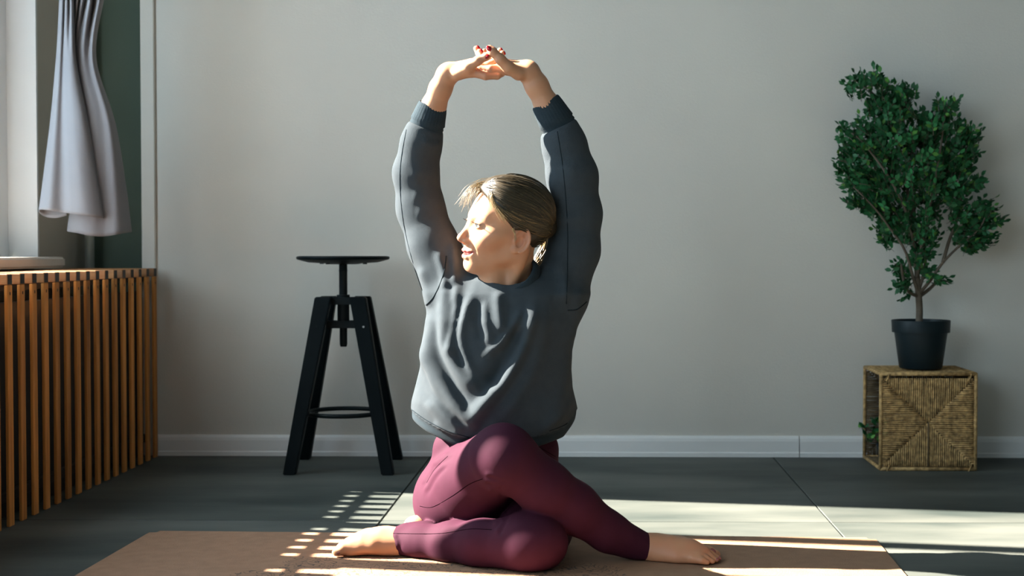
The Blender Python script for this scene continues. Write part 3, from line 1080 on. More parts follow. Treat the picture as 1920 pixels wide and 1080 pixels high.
def head_base(q):
    """skull and face without the fine features, local coordinates, mirrored by |x|"""
    m = q.copy(); m[:, 0] = np.abs(m[:, 0])
    d = ell(q, (0, -0.010, 0.026), (0.0735, 0.096, 0.083))
    d = smin(d, ell(q, (0, 0.030, -0.020), (0.060, 0.066, 0.075)), 0.025)
    # jaw
    d = smin(d, cap(m, (0.046, -0.002, -0.058), (0.014, 0.068, -0.098), 0.017, 0.015), 0.030)
    d = smin(d, cap(m, (0.050, -0.004, -0.02), (0.046, -0.002, -0.062), 0.016, 0.014), 0.025)
    d = smin(d, ell(m, (0.0, 0.074, -0.0985), (0.019, 0.0185, 0.0165)), 0.020)
    # muzzle
    d = smin(d, ell(q, (0, 0.066, -0.066), (0.031, 0.030, 0.028)), 0.020)
    # cheekbones, smiling cheeks
    d = smin(d, ell(m, (0.040, 0.057, -0.033), (0.022, 0.024, 0.020)), 0.020)
    d = smin(d, ell(m, (0.052, 0.034, -0.016), (0.018, 0.028, 0.014)), 0.020)
    # brow ridge
    d = smin(d, cap(m, (0.004, 0.080, 0.017), (0.040, 0.064, 0.020), 0.0085, 0.0085), 0.016)
    return d


def head_sdf(p):
    q = HL(p)
    m = q.copy(); m[:, 0] = np.abs(m[:, 0])
    d = head_base(q)
    # eye sockets
    d = smax(d, -ell(m, (0.0305, 0.098, 0.001), (0.0175, 0.0165, 0.0115)), 0.012)
    # lids: shell around the ball, opened as a narrow almond
    lid = ell(m, EYE, (0.0145, 0.0142, 0.0132))
    d = smin(d, lid, 0.005)
    zc = 0.0005 + 0.05 * (m[:, 0] - 0.031)
    op = ell(np.stack((m[:, 0], m[:, 1], m[:, 2] - zc + 0.0012), 1), (0.0315, 0.0905, 0.0), (0.0125, 0.0155, 0.0040))
    d = smax(d, -op, 0.0012)
    # nose
    n = cap(q, (0, 0.084, 0.006), (0, 0.1075, -0.032), 0.0062, 0.0078)
    n = smin(n, ell(q, (0, 0.1085, -0.0365), (0.0092, 0.0098, 0.0085)), 0.006)
    n = smin(n, ell(m, (0.0105, 0.0975, -0.0415), (0.0068, 0.0095, 0.0068)), 0.006)
    n = smin(n, cap(q, (0, 0.106, -0.042), (0, 0.092, -0.049), 0.0045, 0.004), 0.006)
    d = smin(d, n, 0.010)
    d = smax(d, -ell(m, (0.0062, 0.1015, -0.0495), (0.0034, 0.0055, 0.0036)), 0.003)
    # mouth: smiling slit, then lips
    zs = -0.0715 + 9.0 * m[:, 0] ** 2
    sl = ell(np.stack((q[:, 0], q[:, 1], q[:, 2] - zs), 1), (0, 0.094, 0), (0.0275, 0.024, 0.0050))
    d = smax(d, -sl, 0.002)
    ul = chain(m, [(0, 0.0965, -0.0650), (0.0055, 0.0965, -0.0642), (0.015, 0.0905, -0.0645), (0.0285, 0.0775, -0.0630)], [0.0040, 0.0042, 0.0036, 0.0020], 0.004)
    ll = chain(m, [(0, 0.0945, -0.0805), (0.010, 0.0925, -0.0795), (0.020, 0.0845, -0.0745), (0.0285, 0.0770, -0.0645)], [0.0052, 0.0050, 0.0036, 0.0020], 0.004)
    d = smin(d, smin(ul, ll, 0.0008), 0.0035)
    # smile fold and chin crease
    d = d + 0.0022 * np.exp(-((m[:, 0] - 0.0295 - 0.16 * (-0.06 - m[:, 2])) / 0.0035) ** 2 - ((m[:, 2] + 0.060) / 0.016) ** 2) * (m[:, 1] > 0.05)
    d = d + 0.0018 * np.exp(-((m[:, 2] + 0.0885) / 0.004) ** 2 - (m[:, 0] / 0.016) ** 2) * (m[:, 1] > 0.05)
    # ears
    Re = axes((0.0, -0.22, 1.0), (0.93, 0.36, 0))
    ec = EARC
    e = ell(m, ec, (0.0055, 0.0185, 0.0290), Re)
    e = smin(e, ell(m, ec + Re @ np.array((0.0, 0.008, -0.0245)), (0.0050, 0.0085, 0.0095), Re), 0.006)
    rim = [ec + Re @ np.array((0.0045, 0.0185 * math.cos(a), 0.0285 * math.sin(a))) for a in np.linspace(math.radians(15), math.radians(255), 14)]
    e = smin(e, chain(m, rim, [0.0030] * 14), 0.003)
    e = smax(e, -ell(m, ec + Re @ np.array((0.0065, 0.0035, -0.004)), (0.0095, 0.0095, 0.0140), Re), 0.002)
    e = smax(e, -ell(m, ec + Re @ np.array((0.0070, -0.006, 0.012)), (0.0050, 0.0060, 0.0110), Re), 0.003)
    e = smin(e, ell(m, ec + Re @ np.array((0.0020, 0.0145, -0.0055)), (0.0060, 0.0038, 0.0065), Re), 0.003)
    d = smin(d, e, 0.004)
    # neck
    nb = Pu(962, 548, 3.43)
    nk = cap(p, HW((0, -0.022, -0.050)), nb, 0.050, 0.052)
    d = smin(d, nk, 0.022)
    d = smin(d, cap(p, HW((0, 0.030, -0.082)), Pu(928, 552, 3.375), 0.030, 0.034), 0.02)
    tr_ = cap(p, HW((0.055, -0.030, -0.045)), Pu(950, 560, 3.37), 0.011, 0.010)
    d = smin(d, tr_, 0.022)
    return d


def head_colour(V):
    q = HL(V)
    x, y, z = np.abs(q[:, 0]), q[:, 1], q[:, 2]
    c = np.tile(SKIN, (len(V), 1))
    g = lambda a, s: np.exp(-(a / s) ** 2)

    def blend(c, w_, col): return c + w_[:, None] * (np.array(col) - c)
    front = (y > 0.03)
    c = blend(c, 0.45 * g(x - 0.042, 0.018) * g(z + 0.035, 0.016) * front, (0.56, 0.22, 0.14))
    c = blend(c, 0.35 * g(x, 0.013) * g(z + 0.040, 0.012) * (y > 0.085), (0.56, 0.21, 0.14))
    c = blend(c, 0.5 * g(x - 0.078, 0.012) * g(y + 0.015, 0.03) * g(z + 0.02, 0.035), (0.56, 0.20, 0.12))
    # lips
    zs = -0.0715 + 9.0 * x ** 2
    t = np.clip(1 - x / 0.0285, 0, 1)
    hi = zs + 0.0022 + 0.0078 * t ** 0.6
    lo = zs - 0.0022 - 0.0115 * t ** 0.6
    lip = np.clip((hi - z) / 0.0014, 0, 1) * np.clip((z - lo) / 0.0014, 0, 1) * (x < 0.0285) * (y > 0.06)
    c = blend(c, 0.95 * lip, (0.36, 0.075, 0.07))
    inner = np.clip(1 - np.abs(z - zs) / 0.0035, 0, 1) * (x < 0.026) * (y > 0.05) * (y < 0.0885)
    c = blend(c, inner, (0.08, 0.02, 0.02))
    # brows
    zb_ = 0.0195 + 0.0065 * np.sin(np.clip((x - 0.012) / 0.036, 0, 1) * math.pi * 0.62)
    th = 0.0032 * (1 - 0.55 * np.clip((x - 0.02) / 0.03, 0, 1))
    br = np.clip(1.4 - np.abs(z - zb_) / th, 0, 1) * np.clip((x - 0.010) / 0.003, 0, 1) * np.clip((0.050 - x) / 0.004, 0, 1) * (y > 0.03)
    c = blend(c, 0.75 * br, (0.07, 0.040, 0.022))
    # lash line
    lash = g(z - 0.0035 - 0.05 * (x - 0.031) + 14 * (x - 0.0315) ** 2, 0.0014) * (np.abs(x - 0.0315) < 0.0135) * (y > 0.07)
    c = blend(c, 0.8 * lash, (0.05, 0.025, 0.018))
    return c


V1, F1 = mesh_sdf(head_sdf, HC + np.array((-.155, -.16, -.22)), HC + np.array((.155, .16, .135)), 0.0017, 0.004)
C1 = head_colour(V1)

# ------------------------------------------------------------------ arms and hands
YH = 3.42
# wrist/forearm
ELL, ELR = Pu(782, 322, 3.47), Pu(1076, 322, 3.45)
SHL, SHR = Pu(838, 525, 3.43), Pu(1062, 530, 3.43)
WL, WR = Pu(836, 143, YH), Pu(996, 136, YH)


def arms_sdf(p):
    # left in the picture
    d = chain(p, [Pu(800, 250, 3.45), Pu(813, 200, 3.435), Pu(826, 166, YH), Pu(838, 143, YH)], [0.029, 0.0285, 0.0260, 0.024], 0.012)
    d = smin(d, cap(p, Pu(836, 140, YH - 0.012), Pu(836, 137, YH + 0.014), 0.0225, 0.021), 0.012)
    # palm: fan of cones to the knuckles
    kn = [Pu(882, 134, YH - .034), Pu(888, 126, YH - .014), Pu(888, 121, YH + .006), Pu(884, 119, YH + .026)]
    ws = [Pu(846, 138, YH - .012), Pu(846, 135, YH - .004), Pu(846, 133, YH + .004), Pu(846, 133, YH + .012)]
    pal = None
    for a, b, r in zip(ws, kn, (0.0150, 0.0150, 0.0140, 0.0125)):
        e = cap(p, a, b, 0.0165, r)
        pal = e if pal is None else smin(pal, e, 0.012)
    d = smin(d, pal, 0.016)
    # fingers, interlaced with the other hand
    fg = chain(p, [kn[0], Pu(910, 142, YH - .040), Pu(932, 142, YH - .030), Pu(942, 138, YH - .012)], [0.0120, 0.0098, 0.0088, 0.0075], 0.004)
    fg = np.minimum(fg, chain(p, [kn[1], Pu(916, 122, YH - .017), Pu(936, 110, YH - .014), Pu(942, 100, YH - .008)], [0.0115, 0.0095, 0.0085, 0.0070], 0.004))
    fg = np.minimum(fg, chain(p, [kn[2], Pu(916, 117, YH + .006), Pu(934, 106, YH + .008), Pu(937, 95, YH + .010)], [0.0110, 0.0092, 0.0082, 0.0068], 0.004))
    fg = np.minimum(fg, chain(p, [kn[3], Pu(908, 114, YH + .030), Pu(922, 106, YH + .032), Pu(926, 98, YH + .032)], [0.0098, 0.0080, 0.0072, 0.0062], 0.004))
    d = smin(d, fg, 0.005)
    # thumb, in front, pointing up to the right
    th = chain(p, [Pu(858, 138, YH - .028), Pu(878, 126, YH - .050), Pu(896, 114, YH - .058), Pu(912, 106, YH - .060), Pu(917, 103, YH - .060)], [0.0150, 0.0125, 0.0105, 0.0088, 0.0070], 0.006)
    d = smin(d, th, 0.008)
    # right in the picture
    e = chain(p, [Pu(1052, 250, 3.44), Pu(1026, 198, 3.43), Pu(1006, 160, YH), Pu(993, 138, YH)], [0.029, 0.0290, 0.0270, 0.0245], 0.012)
    e = smin(e, cap(p, Pu(993, 134, YH - 0.014), Pu(993, 132, YH + 0.014), 0.0225, 0.021), 0.012)
    kn = [Pu(942, 128, YH - .026), Pu(940, 124, YH - .004), Pu(941, 121, YH + .016), Pu(945, 120, YH + .035)]
    ws = [Pu(984, 134, YH - .012), Pu(984, 132, YH - .004), Pu(984, 130, YH + .004), Pu(984, 130, YH + .012)]
    pal = None
    for a, b, r in zip(ws, kn, (0.0155, 0.0150, 0.0140, 0.0125)):
        g_ = cap(p, a, b, 0.0170, r)
        pal = g_ if pal is None else smin(pal, g_, 0.012)
    e = smin(e, pal, 0.016)
    fg = chain(p, [kn[0], Pu(920, 130, YH - .036), Pu(900, 130, YH - .030), Pu(892, 124, YH - .020)], [0.0122, 0.0100, 0.0088, 0.0075], 0.004)
    fg = np.minimum(fg, chain(p, [kn[1], Pu(917, 118, YH - .006), Pu(902, 107, YH - .004), Pu(899, 97, YH - .002)], [0.0115, 0.0095, 0.0085, 0.0068], 0.004))
    fg = np.minimum(fg, chain(p, [kn[2], Pu(915, 113, YH + .016), Pu(899, 102, YH + .018), Pu(893, 91, YH + .018)], [0.0110, 0.0092, 0.0082, 0.0068], 0.004))
    fg = np.minimum(fg, chain(p, [kn[3], Pu(925, 112, YH + .038), Pu(912, 104, YH + .040), Pu(908, 96, YH + .040)], [0.0098, 0.0080, 0.0072, 0.0062], 0.004))
    e = smin(e, fg, 0.005)
    th = chain(p, [Pu(972, 138, YH - .030), Pu(953, 126, YH - .050), Pu(938, 111, YH - .062), Pu(924, 97, YH - .066), Pu(918, 91, YH - .066)], [0.0165, 0.0140, 0.0118, 0.0100, 0.0085], 0.006)
    e = smin(e, th, 0.009)
    return np.minimum(d, e)


lo_ = np.min([Pu(790, 260, 3.52), Pu(790, 260, 3.32)], 0); hi_ = np.max([Pu(1075, 70, 3.52), Pu(1075, 70, 3.32)], 0)
V2, F2 = mesh_sdf(arms_sdf, lo_ - 0.02, hi_ + 0.02, 0.0018, 0.003)
C2 = np.tile(SKIN, (len(V2), 1))
_n = np.array([mnoise.noise(Vector(v * 55)) for v in V2])
C2 = C2 * (1 + 0.06 * _n[:, None] * np.array((0.4, 1, 1)))
# knuckles and finger ends a little pinker
tipw = np.exp(-((V2[:, 0] - Pu(912, 110, YH)[0]) / 0.03) ** 2)
C2 = C2 + (0.30 * tipw)[:, None] * (np.array((0.53, 0.20, 0.12)) - C2)

# ------------------------------------------------------------------ feet
def feet_sdf(p):
    # foot in front of the slats side: toes to the left, lying on its outer edge
    A, T0 = P(742, 1018, 3.27), P(634, 1030, 3.245)
    d = chain(p, [P(790, 1016, 3.27), P(742, 1016, 3.27), P(712, 1014, 3.265), P(680, 1018, 3.255), P(655, 1024, 3.25)], [0.030, 0.0300, 0.0275, 0.0235, 0.018], 0.02)
    d = smin(d, chain(p, [P(742, 1024, 3.25), P(700, 1026, 3.24), P(660, 1030, 3.238)], [0.022, 0.018, 0.016], 0.01), 0.02)
    d = smin(d, chain(p, [P(725, 1005, 3.29), P(690, 1008, 3.29), P(655, 1018, 3.285)], [0.020, 0.019, 0.014], 0.01), 0.02)
    big = chain(p, [P(665, 1020, 3.243), P(645, 1028, 3.235), P(633, 1035, 3.232)], [0.0165, 0.0135, 0.0115], 0.006)
    t2 = chain(p, [P(662, 1016, 3.262), P(640, 1026, 3.255), P(629, 1036, 3.253)], [0.0115, 0.0095, 0.0085], 0.005)
    t3 = chain(p, [P(662, 1014, 3.278), P(641, 1026, 3.272), P(630, 1036, 3.271)], [0.0105, 0.0090, 0.0080], 0.005)
    t4 = chain(p, [P(662, 1014, 3.293), P(644, 1026, 3.289), P(634, 1035, 3.288)], [0.0100, 0.0085, 0.0075], 0.005)
    t5 = chain(p, [P(664, 1016, 3.306), P(650, 1027, 3.304), P(640, 1034, 3.303)], [0.0095, 0.0080, 0.0070], 0.005)
    d = smin(d, np.minimum(np.minimum(np.minimum(big, t2), np.minimum(t3, t4)), t5), 0.006)
    # arch hollow
    d = smax(d, -ell(p, P(688, 1060, 3.215), (0.040, 0.030, 0.022)), 0.016)
    # heel showing behind the trouser leg
    d = smin(d, ell(p, P(782, 985, 3.335), (0.032, 0.026, 0.024)), 0.03)
    # other foot: toes to the right, sole on the mat
    e = chain(p, [P(1200, 1024, 3.23), P(1232, 1030, 3.225), P(1262, 1032, 3.215), P(1292, 1034, 3.205), P(1318, 1038, 3.195)], [0.033, 0.0315, 0.0290, 0.0250, 0.0185], 0.02)
    e = smin(e, chain(p, [P(1236, 1022, 3.25), P(1275, 1024, 3.25), P(1310, 1032, 3.245)], [0.022, 0.022, 0.0175], 0.01), 0.02)
    e = smin(e, chain(p, [P(1225, 1042, 3.215), P(1270, 1046, 3.185), P(1310, 1047, 3.172)], [0.018, 0.0145, 0.0125], 0.01), 0.02)
    big = chain(p, [P(1308, 1033, 3.235), P(1328, 1036, 3.225), P(1341, 1040, 3.220)], [0.0175, 0.0145, 0.0120], 0.006)
    t2 = chain(p, [P(1312, 1038, 3.207), P(1332, 1040, 3.198), P(1345, 1047, 3.195)], [0.0120, 0.0098, 0.0080], 0.005)
    t3 = chain(p, [P(1310, 1042, 3.192), P(1330, 1044, 3.183), P(1342, 1050, 3.181)], [0.0110, 0.0090, 0.0075], 0.005)
    t4 = chain(p, [P(1306, 1045, 3.179), P(1324, 1048, 3.170), P(1335, 1053, 3.168)], [0.0105, 0.0085, 0.0072], 0.005)
    t5 = chain(p, [P(1300, 1048, 3.168), P(1316, 1051, 3.160), P(1325, 1055, 3.158)], [0.0100, 0.0080, 0.0070], 0.005)
    e = smin(e, np.minimum(np.minimum(np.minimum(big, t2), np.minimum(t3, t4)), t5), 0.005)
    d = np.minimum(d, e)
    return smax(d, 0.0045 - p[:, 2], 0.006)


V3, F3 = mesh_sdf(feet_sdf, P(610, 1075, 3.12) * np.array((1, 1, 0)) + np.array((-.03, 0, -.01)), np.array((P(1360, 1000, 3.2)[0] + .03, 3.42, 0.13)), 0.0022, 0.003)
C3 = np.tile(SKIN, (len(V3), 1)) * np.array((1.0, 0.93, 0.88))
_n = np.array([mnoise.noise(Vector(v * 40)) for v in V3])
C3 = C3 * (1 + 0.08 * _n[:, None] * np.array((0.4, 1, 1)))


# trunk and limbs under the clothes
def core_sdf(p):
    d = ell(p, Pu(935, 690, 3.42), (0.125, 0.06, 0.19))
    d = smin(d, cap(p, Pu(962, 548, 3.43), Pu(955, 620, 3.43), 0.046, 0.055), 0.03)
    d = smin(d, ell(p, P(925, 905, 3.42), (0.14, 0.09, 0.115)), 0.06)
    d = smin(d, chain(p, [SHL, Pu(806, 430, 3.46), ELL, Pu(800, 250, 3.45)], [0.048, 0.042, 0.034, 0.027], .03), 0.04)
    d = smin(d, chain(p, [SHR, Pu(1080, 430, 3.45), ELR, Pu(1052, 250, 3.44)], [0.048, 0.042, 0.034, 0.027], .03), 0.04)
    d = smin(d, chain(p, [P(860, 920, 3.40), KR, P(1080, 955, 3.185), P(1205, 1030, 3.228)], [0.070, 0.042, 0.034, 0.026], .02), 0.04)
    d = smin(d, chain(p, [P(1000, 940, 3.40), KLg, P(860, 1026, 3.20), P(780, 1018, 3.26)], [0.065, 0.045, 0.036, 0.026], .02), 0.03)
    return d


KR = P(948, 852, 3.14)      # knee of the upper leg
KLg = P(992, 1022, 3.135)   # knee of the leg on the floor
V4, F4 = mesh_sdf(core_sdf, (-0.50, 3.02, 0.02), (0.25, 3.62, 1.05), 0.007, 0.01)
C4 = np.tile(SKIN, (len(V4), 1))


def join(parts):
    V, F, C, b = [], [], [], 0
    for v, f, c in parts:
        V.append(v); F.append(f + b); C.append(c); b += len(v)
    return np.concatenate(V), np.concatenate(F), np.concatenate(C)


Vb, Fb, Cb = join([(V1, F1, C1), (V2, F2, C2), (V3, F3, C3), (V4, F4, C4)])
person = to_obj('person', Vb, Fb, M['skin'], None, Cb)
tag(person, 'person in slate sweatshirt and plum leggings sitting cross-legged, arms raised overhead', 'person')

# ------------------------------------------------------------------ sweatshirt
YT = 3.425 - UP
TT = [(470, 950, 975, .02), (500, 915, 1005, .055), (525, 852, 1058, .082), (550, 815, 1093, .102), (600, 799, 1084, .122), (656, 793, 1072, .130), (691, 788, 1071, .137),
      (726, 779, 1073, .142), (751, 772, 1079, .145), (772, 770, 1083, .143), (800, 771, 1079, .137), (830, 776, 1066, .128), (880, 786, 1050, .12)]
tz = np.array([P(900, r[0], YT)[2] for r in TT])[::-1]
txl = np.array([P(r[1], r[0], YT)[0] for r in TT])[::-1]
txr = np.array([P(r[2], r[0], YT)[0] for r in TT])[::-1]
try_ = np.array([r[3] for r in TT])[::-1]
hem_px = [(740, 780), (762, 793), (800, 813), (857, 836), (940, 846), (1015, 838), (1058, 826), (1085, 792), (1100, 780)]
hx = np.array([P(a, b, YT - .08)[0] for a, b in hem_px]); hz = np.array([P(a, b, YT - .08)[2] for a, b in hem_px])


def torso_d(p):
    z = p[:, 2]
    xl, xr, ry = np.interp(z, tz, txl), np.interp(z, tz, txr), np.interp(z, tz, try_)
    rx = (xr - xl) / 2
    q = np.sqrt(((p[:, 0] - (xl + xr) / 2) / rx) ** 2 + ((p[:, 1] - YT) / np.where(p[:, 1] > YT, ry * 0.64, ry)) ** 2 + 1e-12)
    return (q - 1) * np.minimum(rx, ry) * 0.92


def sweat_sdf(p):
    d = torso_d(p)
    d = smax(d, p[:, 2] - P(950, 512, YT)[2], 0.02)
    al = chain(p, [Pu(848, 540, 3.44), Pu(812, 460, 3.46), Pu(788, 390, 3.475), Pu(779, 325, 3.47), Pu(789, 270, 3.455), Pu(801, 230, 3.445)],
               [0.066, 0.0600, 0.0565, 0.0535, 0.0470, 0.0430], 0.02)
    ar = chain(p, [Pu(1050, 550, 3.44), Pu(1076, 470, 3.45), Pu(1081, 400, 3.455), Pu(1072, 330, 3.45), Pu(1058, 275, 3.445), Pu(1044, 230, 3.44)],
               [0.066, 0.0600, 0.0580, 0.0600, 0.0520, 0.0450], 0.02)
    d = smin(d, smin(al, ar, 0.01), 0.035)
    # neck opening
    nb = cap(p, Pu(954, 506, 3.394), Pu(948, 470, 3.387), 0.063, 0.072)
    d = smax(d, -nb, 0.006)
    d = smax(d, np.interp(p[:, 0], hx, hz) - p[:, 2], 0.008)
    # cut the sleeves at the cuff seams
    for a, b in ((Pu(801, 236, 3.445), Pu(813, 196, 3.435)), (Pu(1047, 236, 3.44), Pu(1028, 196, 3.43))):
        n = (b - a) / np.linalg.norm(b - a)
        sel = vlen(p - a) < 0.09
        d = np.where(sel, smax(d, (p - a) @ n, 0.010), d)
    return d


Vs, Fs = mesh_sdf(sweat_sdf, (-0.52, 3.16, 0.22), (0.13, 3.60, 1.08), 0.0042, 0.012)

# folds: ridges drawn on the front of the cloth (photo pixels), height in metres, half width in pixels
FOLDS = [
    ([(838, 520), (833, 600), (842, 660), (872, 712), (905, 735)], .013, 11),
    ([(862, 520), (852, 580), (846, 640), (858, 668)], .010, 9),
    ([(888, 545), (872, 590), (862, 640), (880, 690), (900, 728)], .011, 10),
    ([(803, 600), (812, 680), (842, 740), (880, 785), (900, 805)], .014, 12),
    ([(800, 640), (806, 700), (830, 760), (880, 812)], .012, 10),
    ([(935, 545), (936, 590), (944, 625)], .010, 11),
    ([(978, 578), (962, 612), (938, 645), (908, 670)], .010, 8),
    ([(1004, 568), (992, 610), (970, 668), (940, 720), (900, 768), (880, 785)], .022, 13),
    ([(1025, 560), (1015, 620), (1000, 690), (965, 750), (930, 800)], .008, 14),
    ([(1070, 600), (1062, 680), (1048, 750), (1030, 800)], .008, 14),
    ([(800, 750), (835, 790), (870, 815)], .009, 10),
    ([(812, 790), (850, 812), (885, 822)], .006, 7),
    ([(935, 785), (915, 805), (905, 822)], .007, 8),
    ([(1075, 745), (1050, 780), (1010, 810)], .006, 10),
    ([(905, 560), (912, 610), (920, 650)], .006, 9),
    ([(820, 470), (832, 510), (836, 545)], .010, 8), ([(846, 455), (850, 500), (852, 540)], .010, 8), ([(790, 500), (800, 540), (806, 580)], .006, 8),
    # sleeves
    ([(828, 390), (800, 372), (770, 365)], .003, 12), ([(832, 412), (808, 402), (778, 398)], .0035, 11), ([(826, 330), (800, 325), (768, 330)], .003, 11),
    ([(790, 262), (812, 272), (826, 270)], .004, 7), ([(1028, 300), (1050, 312), (1085, 318)], .003, 12), ([(1032, 400), (1060, 412), (1100, 410)], .004, 12),
    ([(1040, 480), (1058, 520), (1060, 570)], .008, 12), ([(1085, 540), (1080, 590), (1072, 640)], .006, 10),
]
TROUGH = [([(852, 560), (846, 610), (838, 660)], .006, 6), ([(815, 600), (822, 660), (850, 720), (885, 770)], .009, 7), ([(868, 560), (858, 620), (868, 680), (900, 715)], .007, 7),
          ([(982, 610), (952, 675), (912, 728)], .014, 15), ([(925, 650), (935, 690), (915, 720)], .006, 16),
          ([(800, 680), (812, 730), (850, 778), (885, 800)], .008, 6), ([(905, 560), (895, 600), (905, 640)], .005, 8)]


def proj(V):
    d = V - np.array((0, 0, CAM_H))
    c = d @ np.array(CAM_R)
    return PX0 + F_PX * c[:, 0] / -c[:, 2], PY0 - F_PX * c[:, 1] / -c[:, 2]


def ridge(px, py, pts, wd):
    best = np.full(len(px), 1e9); tt = np.zeros(len(px))
    pts = [np.array(q, float)[:2] for q in pts]
    fine = catmull(pts, len(pts) * 4)
    n = len(fine) - 1
    for i in range(n):
        a, b = fine[i], fine[i + 1]
        ba = b - a
        t = np.clip(((px - a[0]) * ba[0] + (py - a[1]) * ba[1]) / max(ba @ ba, 1e-9), 0, 1)
        d = np.hypot(px - a[0] - t * ba[0], py - a[1] - t * ba[1])
        m = d < best
        best = np.where(m, d, best); tt = np.where(m, (i + t) / n, tt)
    taper = np.clip(np.minimum(tt, 1 - tt) / 0.22, 0, 1)
    taper = taper * taper * (3 - 2 * taper)
    return np.exp(-(best / wd) ** 2) * (0.15 + 0.85 * taper)


Ns = vnormals(Vs, Fs)
sx, sy = proj(Vs)
front = np.clip((-Ns[:, 1] - 0.05) / 0.35, 0, 1)
disp = np.zeros(len(Vs))
for pts, h_, wd in FOLDS: disp += h_ * ridge(sx, sy, pts, wd)
for pts, h_, wd in TROUGH: disp -= h_ * ridge(sx, sy, pts, wd)
nz_ = np.array([mnoise.fractal(Vector((v[0] * 9, v[1] * 9, v[2] * 6)), 1.0, 2.0, 3) for v in Vs])
inward = np.clip((Vs[:, 2] - np.interp(Vs[:, 0], hx, hz)) / 0.03, 0, 1)
Vs = Vs + Ns * ((disp * front * inward) + 0.0026 * nz_ * np.clip(inward, 0.2, 1))[:, None]
Vs = relax(Vs, Fs, 2, 0.4)
# ribbed hem is a part of its own
zh = np.interp(Vs[:, 0], hx, hz)
fz = (Vs[:, 2] - zh)[Fs].mean(1)
torso_face = fz < 0.030
shirt = to_obj('sweatshirt', Vs, Fs[~torso_face], M['sweat'], person)
tag(shirt, 'slate grey crew-neck sweatshirt')
Vh = Vs.copy()
Nh = vnormals(Vh, Fs)
hb = (Vh[:, 2] - zh)
Vh = Vh - Nh * (0.0035 * np.clip((0.030 - hb) / 0.008, 0, 1))[:, None]
used = np.unique(Fs[torso_face]); rm = np.full(len(Vh), -1); rm[used] = np.arange(len(used))
to_obj('hem_band', Vh[used], rm[Fs[torso_face]], M['rib'], shirt)


def cuff(a, b, ra, rb, name='cuff'):
    """ribbed tube, open at the far end"""
    a, b = np.asarray(a), np.asarray(b)
    R = axes(b - a)
    L = np.linalg.norm(b - a)
    prof = [(-0.014, ra - 0.004), (-0.004, ra + 0.0005), (0.002, ra - 0.0015), (0.006, ra + 0.0010), (L * .35, (ra * .65 + rb * .35) + 0.001), (L * .75, (ra * .25 + rb * .75) + 0.0005),
            (L - 0.003, rb), (L, rb - 0.002), (L - 0.002, rb - 0.004), (L * .5, rb - 0.005), (0, rb - 0.006)]
    n = 96
    V, F = [], []
    for i, (t, r) in enumerate(prof):
        for k in range(n):
            an = 2 * math.pi * k / n
            rr = r + (0.0004 * math.cos(an * 32) if 3 <= i <= 6 else 0)
            V.append(a + R @ np.array((rr * math.cos(an), rr * 0.92 * math.sin(an), t)))
    for i in range(len(prof) - 1):
        for k in range(n):
            F.append((i * n + k, i * n + (k + 1) % n, (i + 1) * n + (k + 1) % n, (i + 1) * n + k))
    return to_obj(name, np.array(V), np.array(F), M['rib'], shirt)


cuff(Pu(801, 233, 3.445), Pu(812, 196, 3.435), 0.0415, 0.0345)
cuff(Pu(1046, 233, 3.44), Pu(1022, 190, 3.43), 0.0425, 0.0355)
# crew collar
cc, cr = Pu(953, 519, 3.390), 0.069
nv = Pu(948, 470, 3.40) - Pu(957, 505, 3.415)
Rc = axes(nv + np.array((-0.01, -0.022, 0)))
V, F = [], []
prof = [(0.0015, -0.014), (0.0055, -0.010), (0.0060, 0.004), (0.0030, 0.010), (-0.0015, 0.009), (-0.004, 0.0), (-0.003, -0.012)]
n = 96
for i, (r, z) in enumerate(prof):
    for k in range(n):
        an = 2 * math.pi * k / n
        rr = cr + r - z * 0.25
        V.append(cc + Rc @ np.array((rr * math.cos(an), rr * 0.95 * math.sin(an), z)))
for i in range(len(prof)):
    for k in range(n):
        F.append((i * n + k, i * n + (k + 1) % n, ((i + 1) % len(prof)) * n + (k + 1) % n, ((i + 1) % len(prof)) * n + k))
to_obj('collar', np.array(V), np.array(F), M['rib'], shirt)

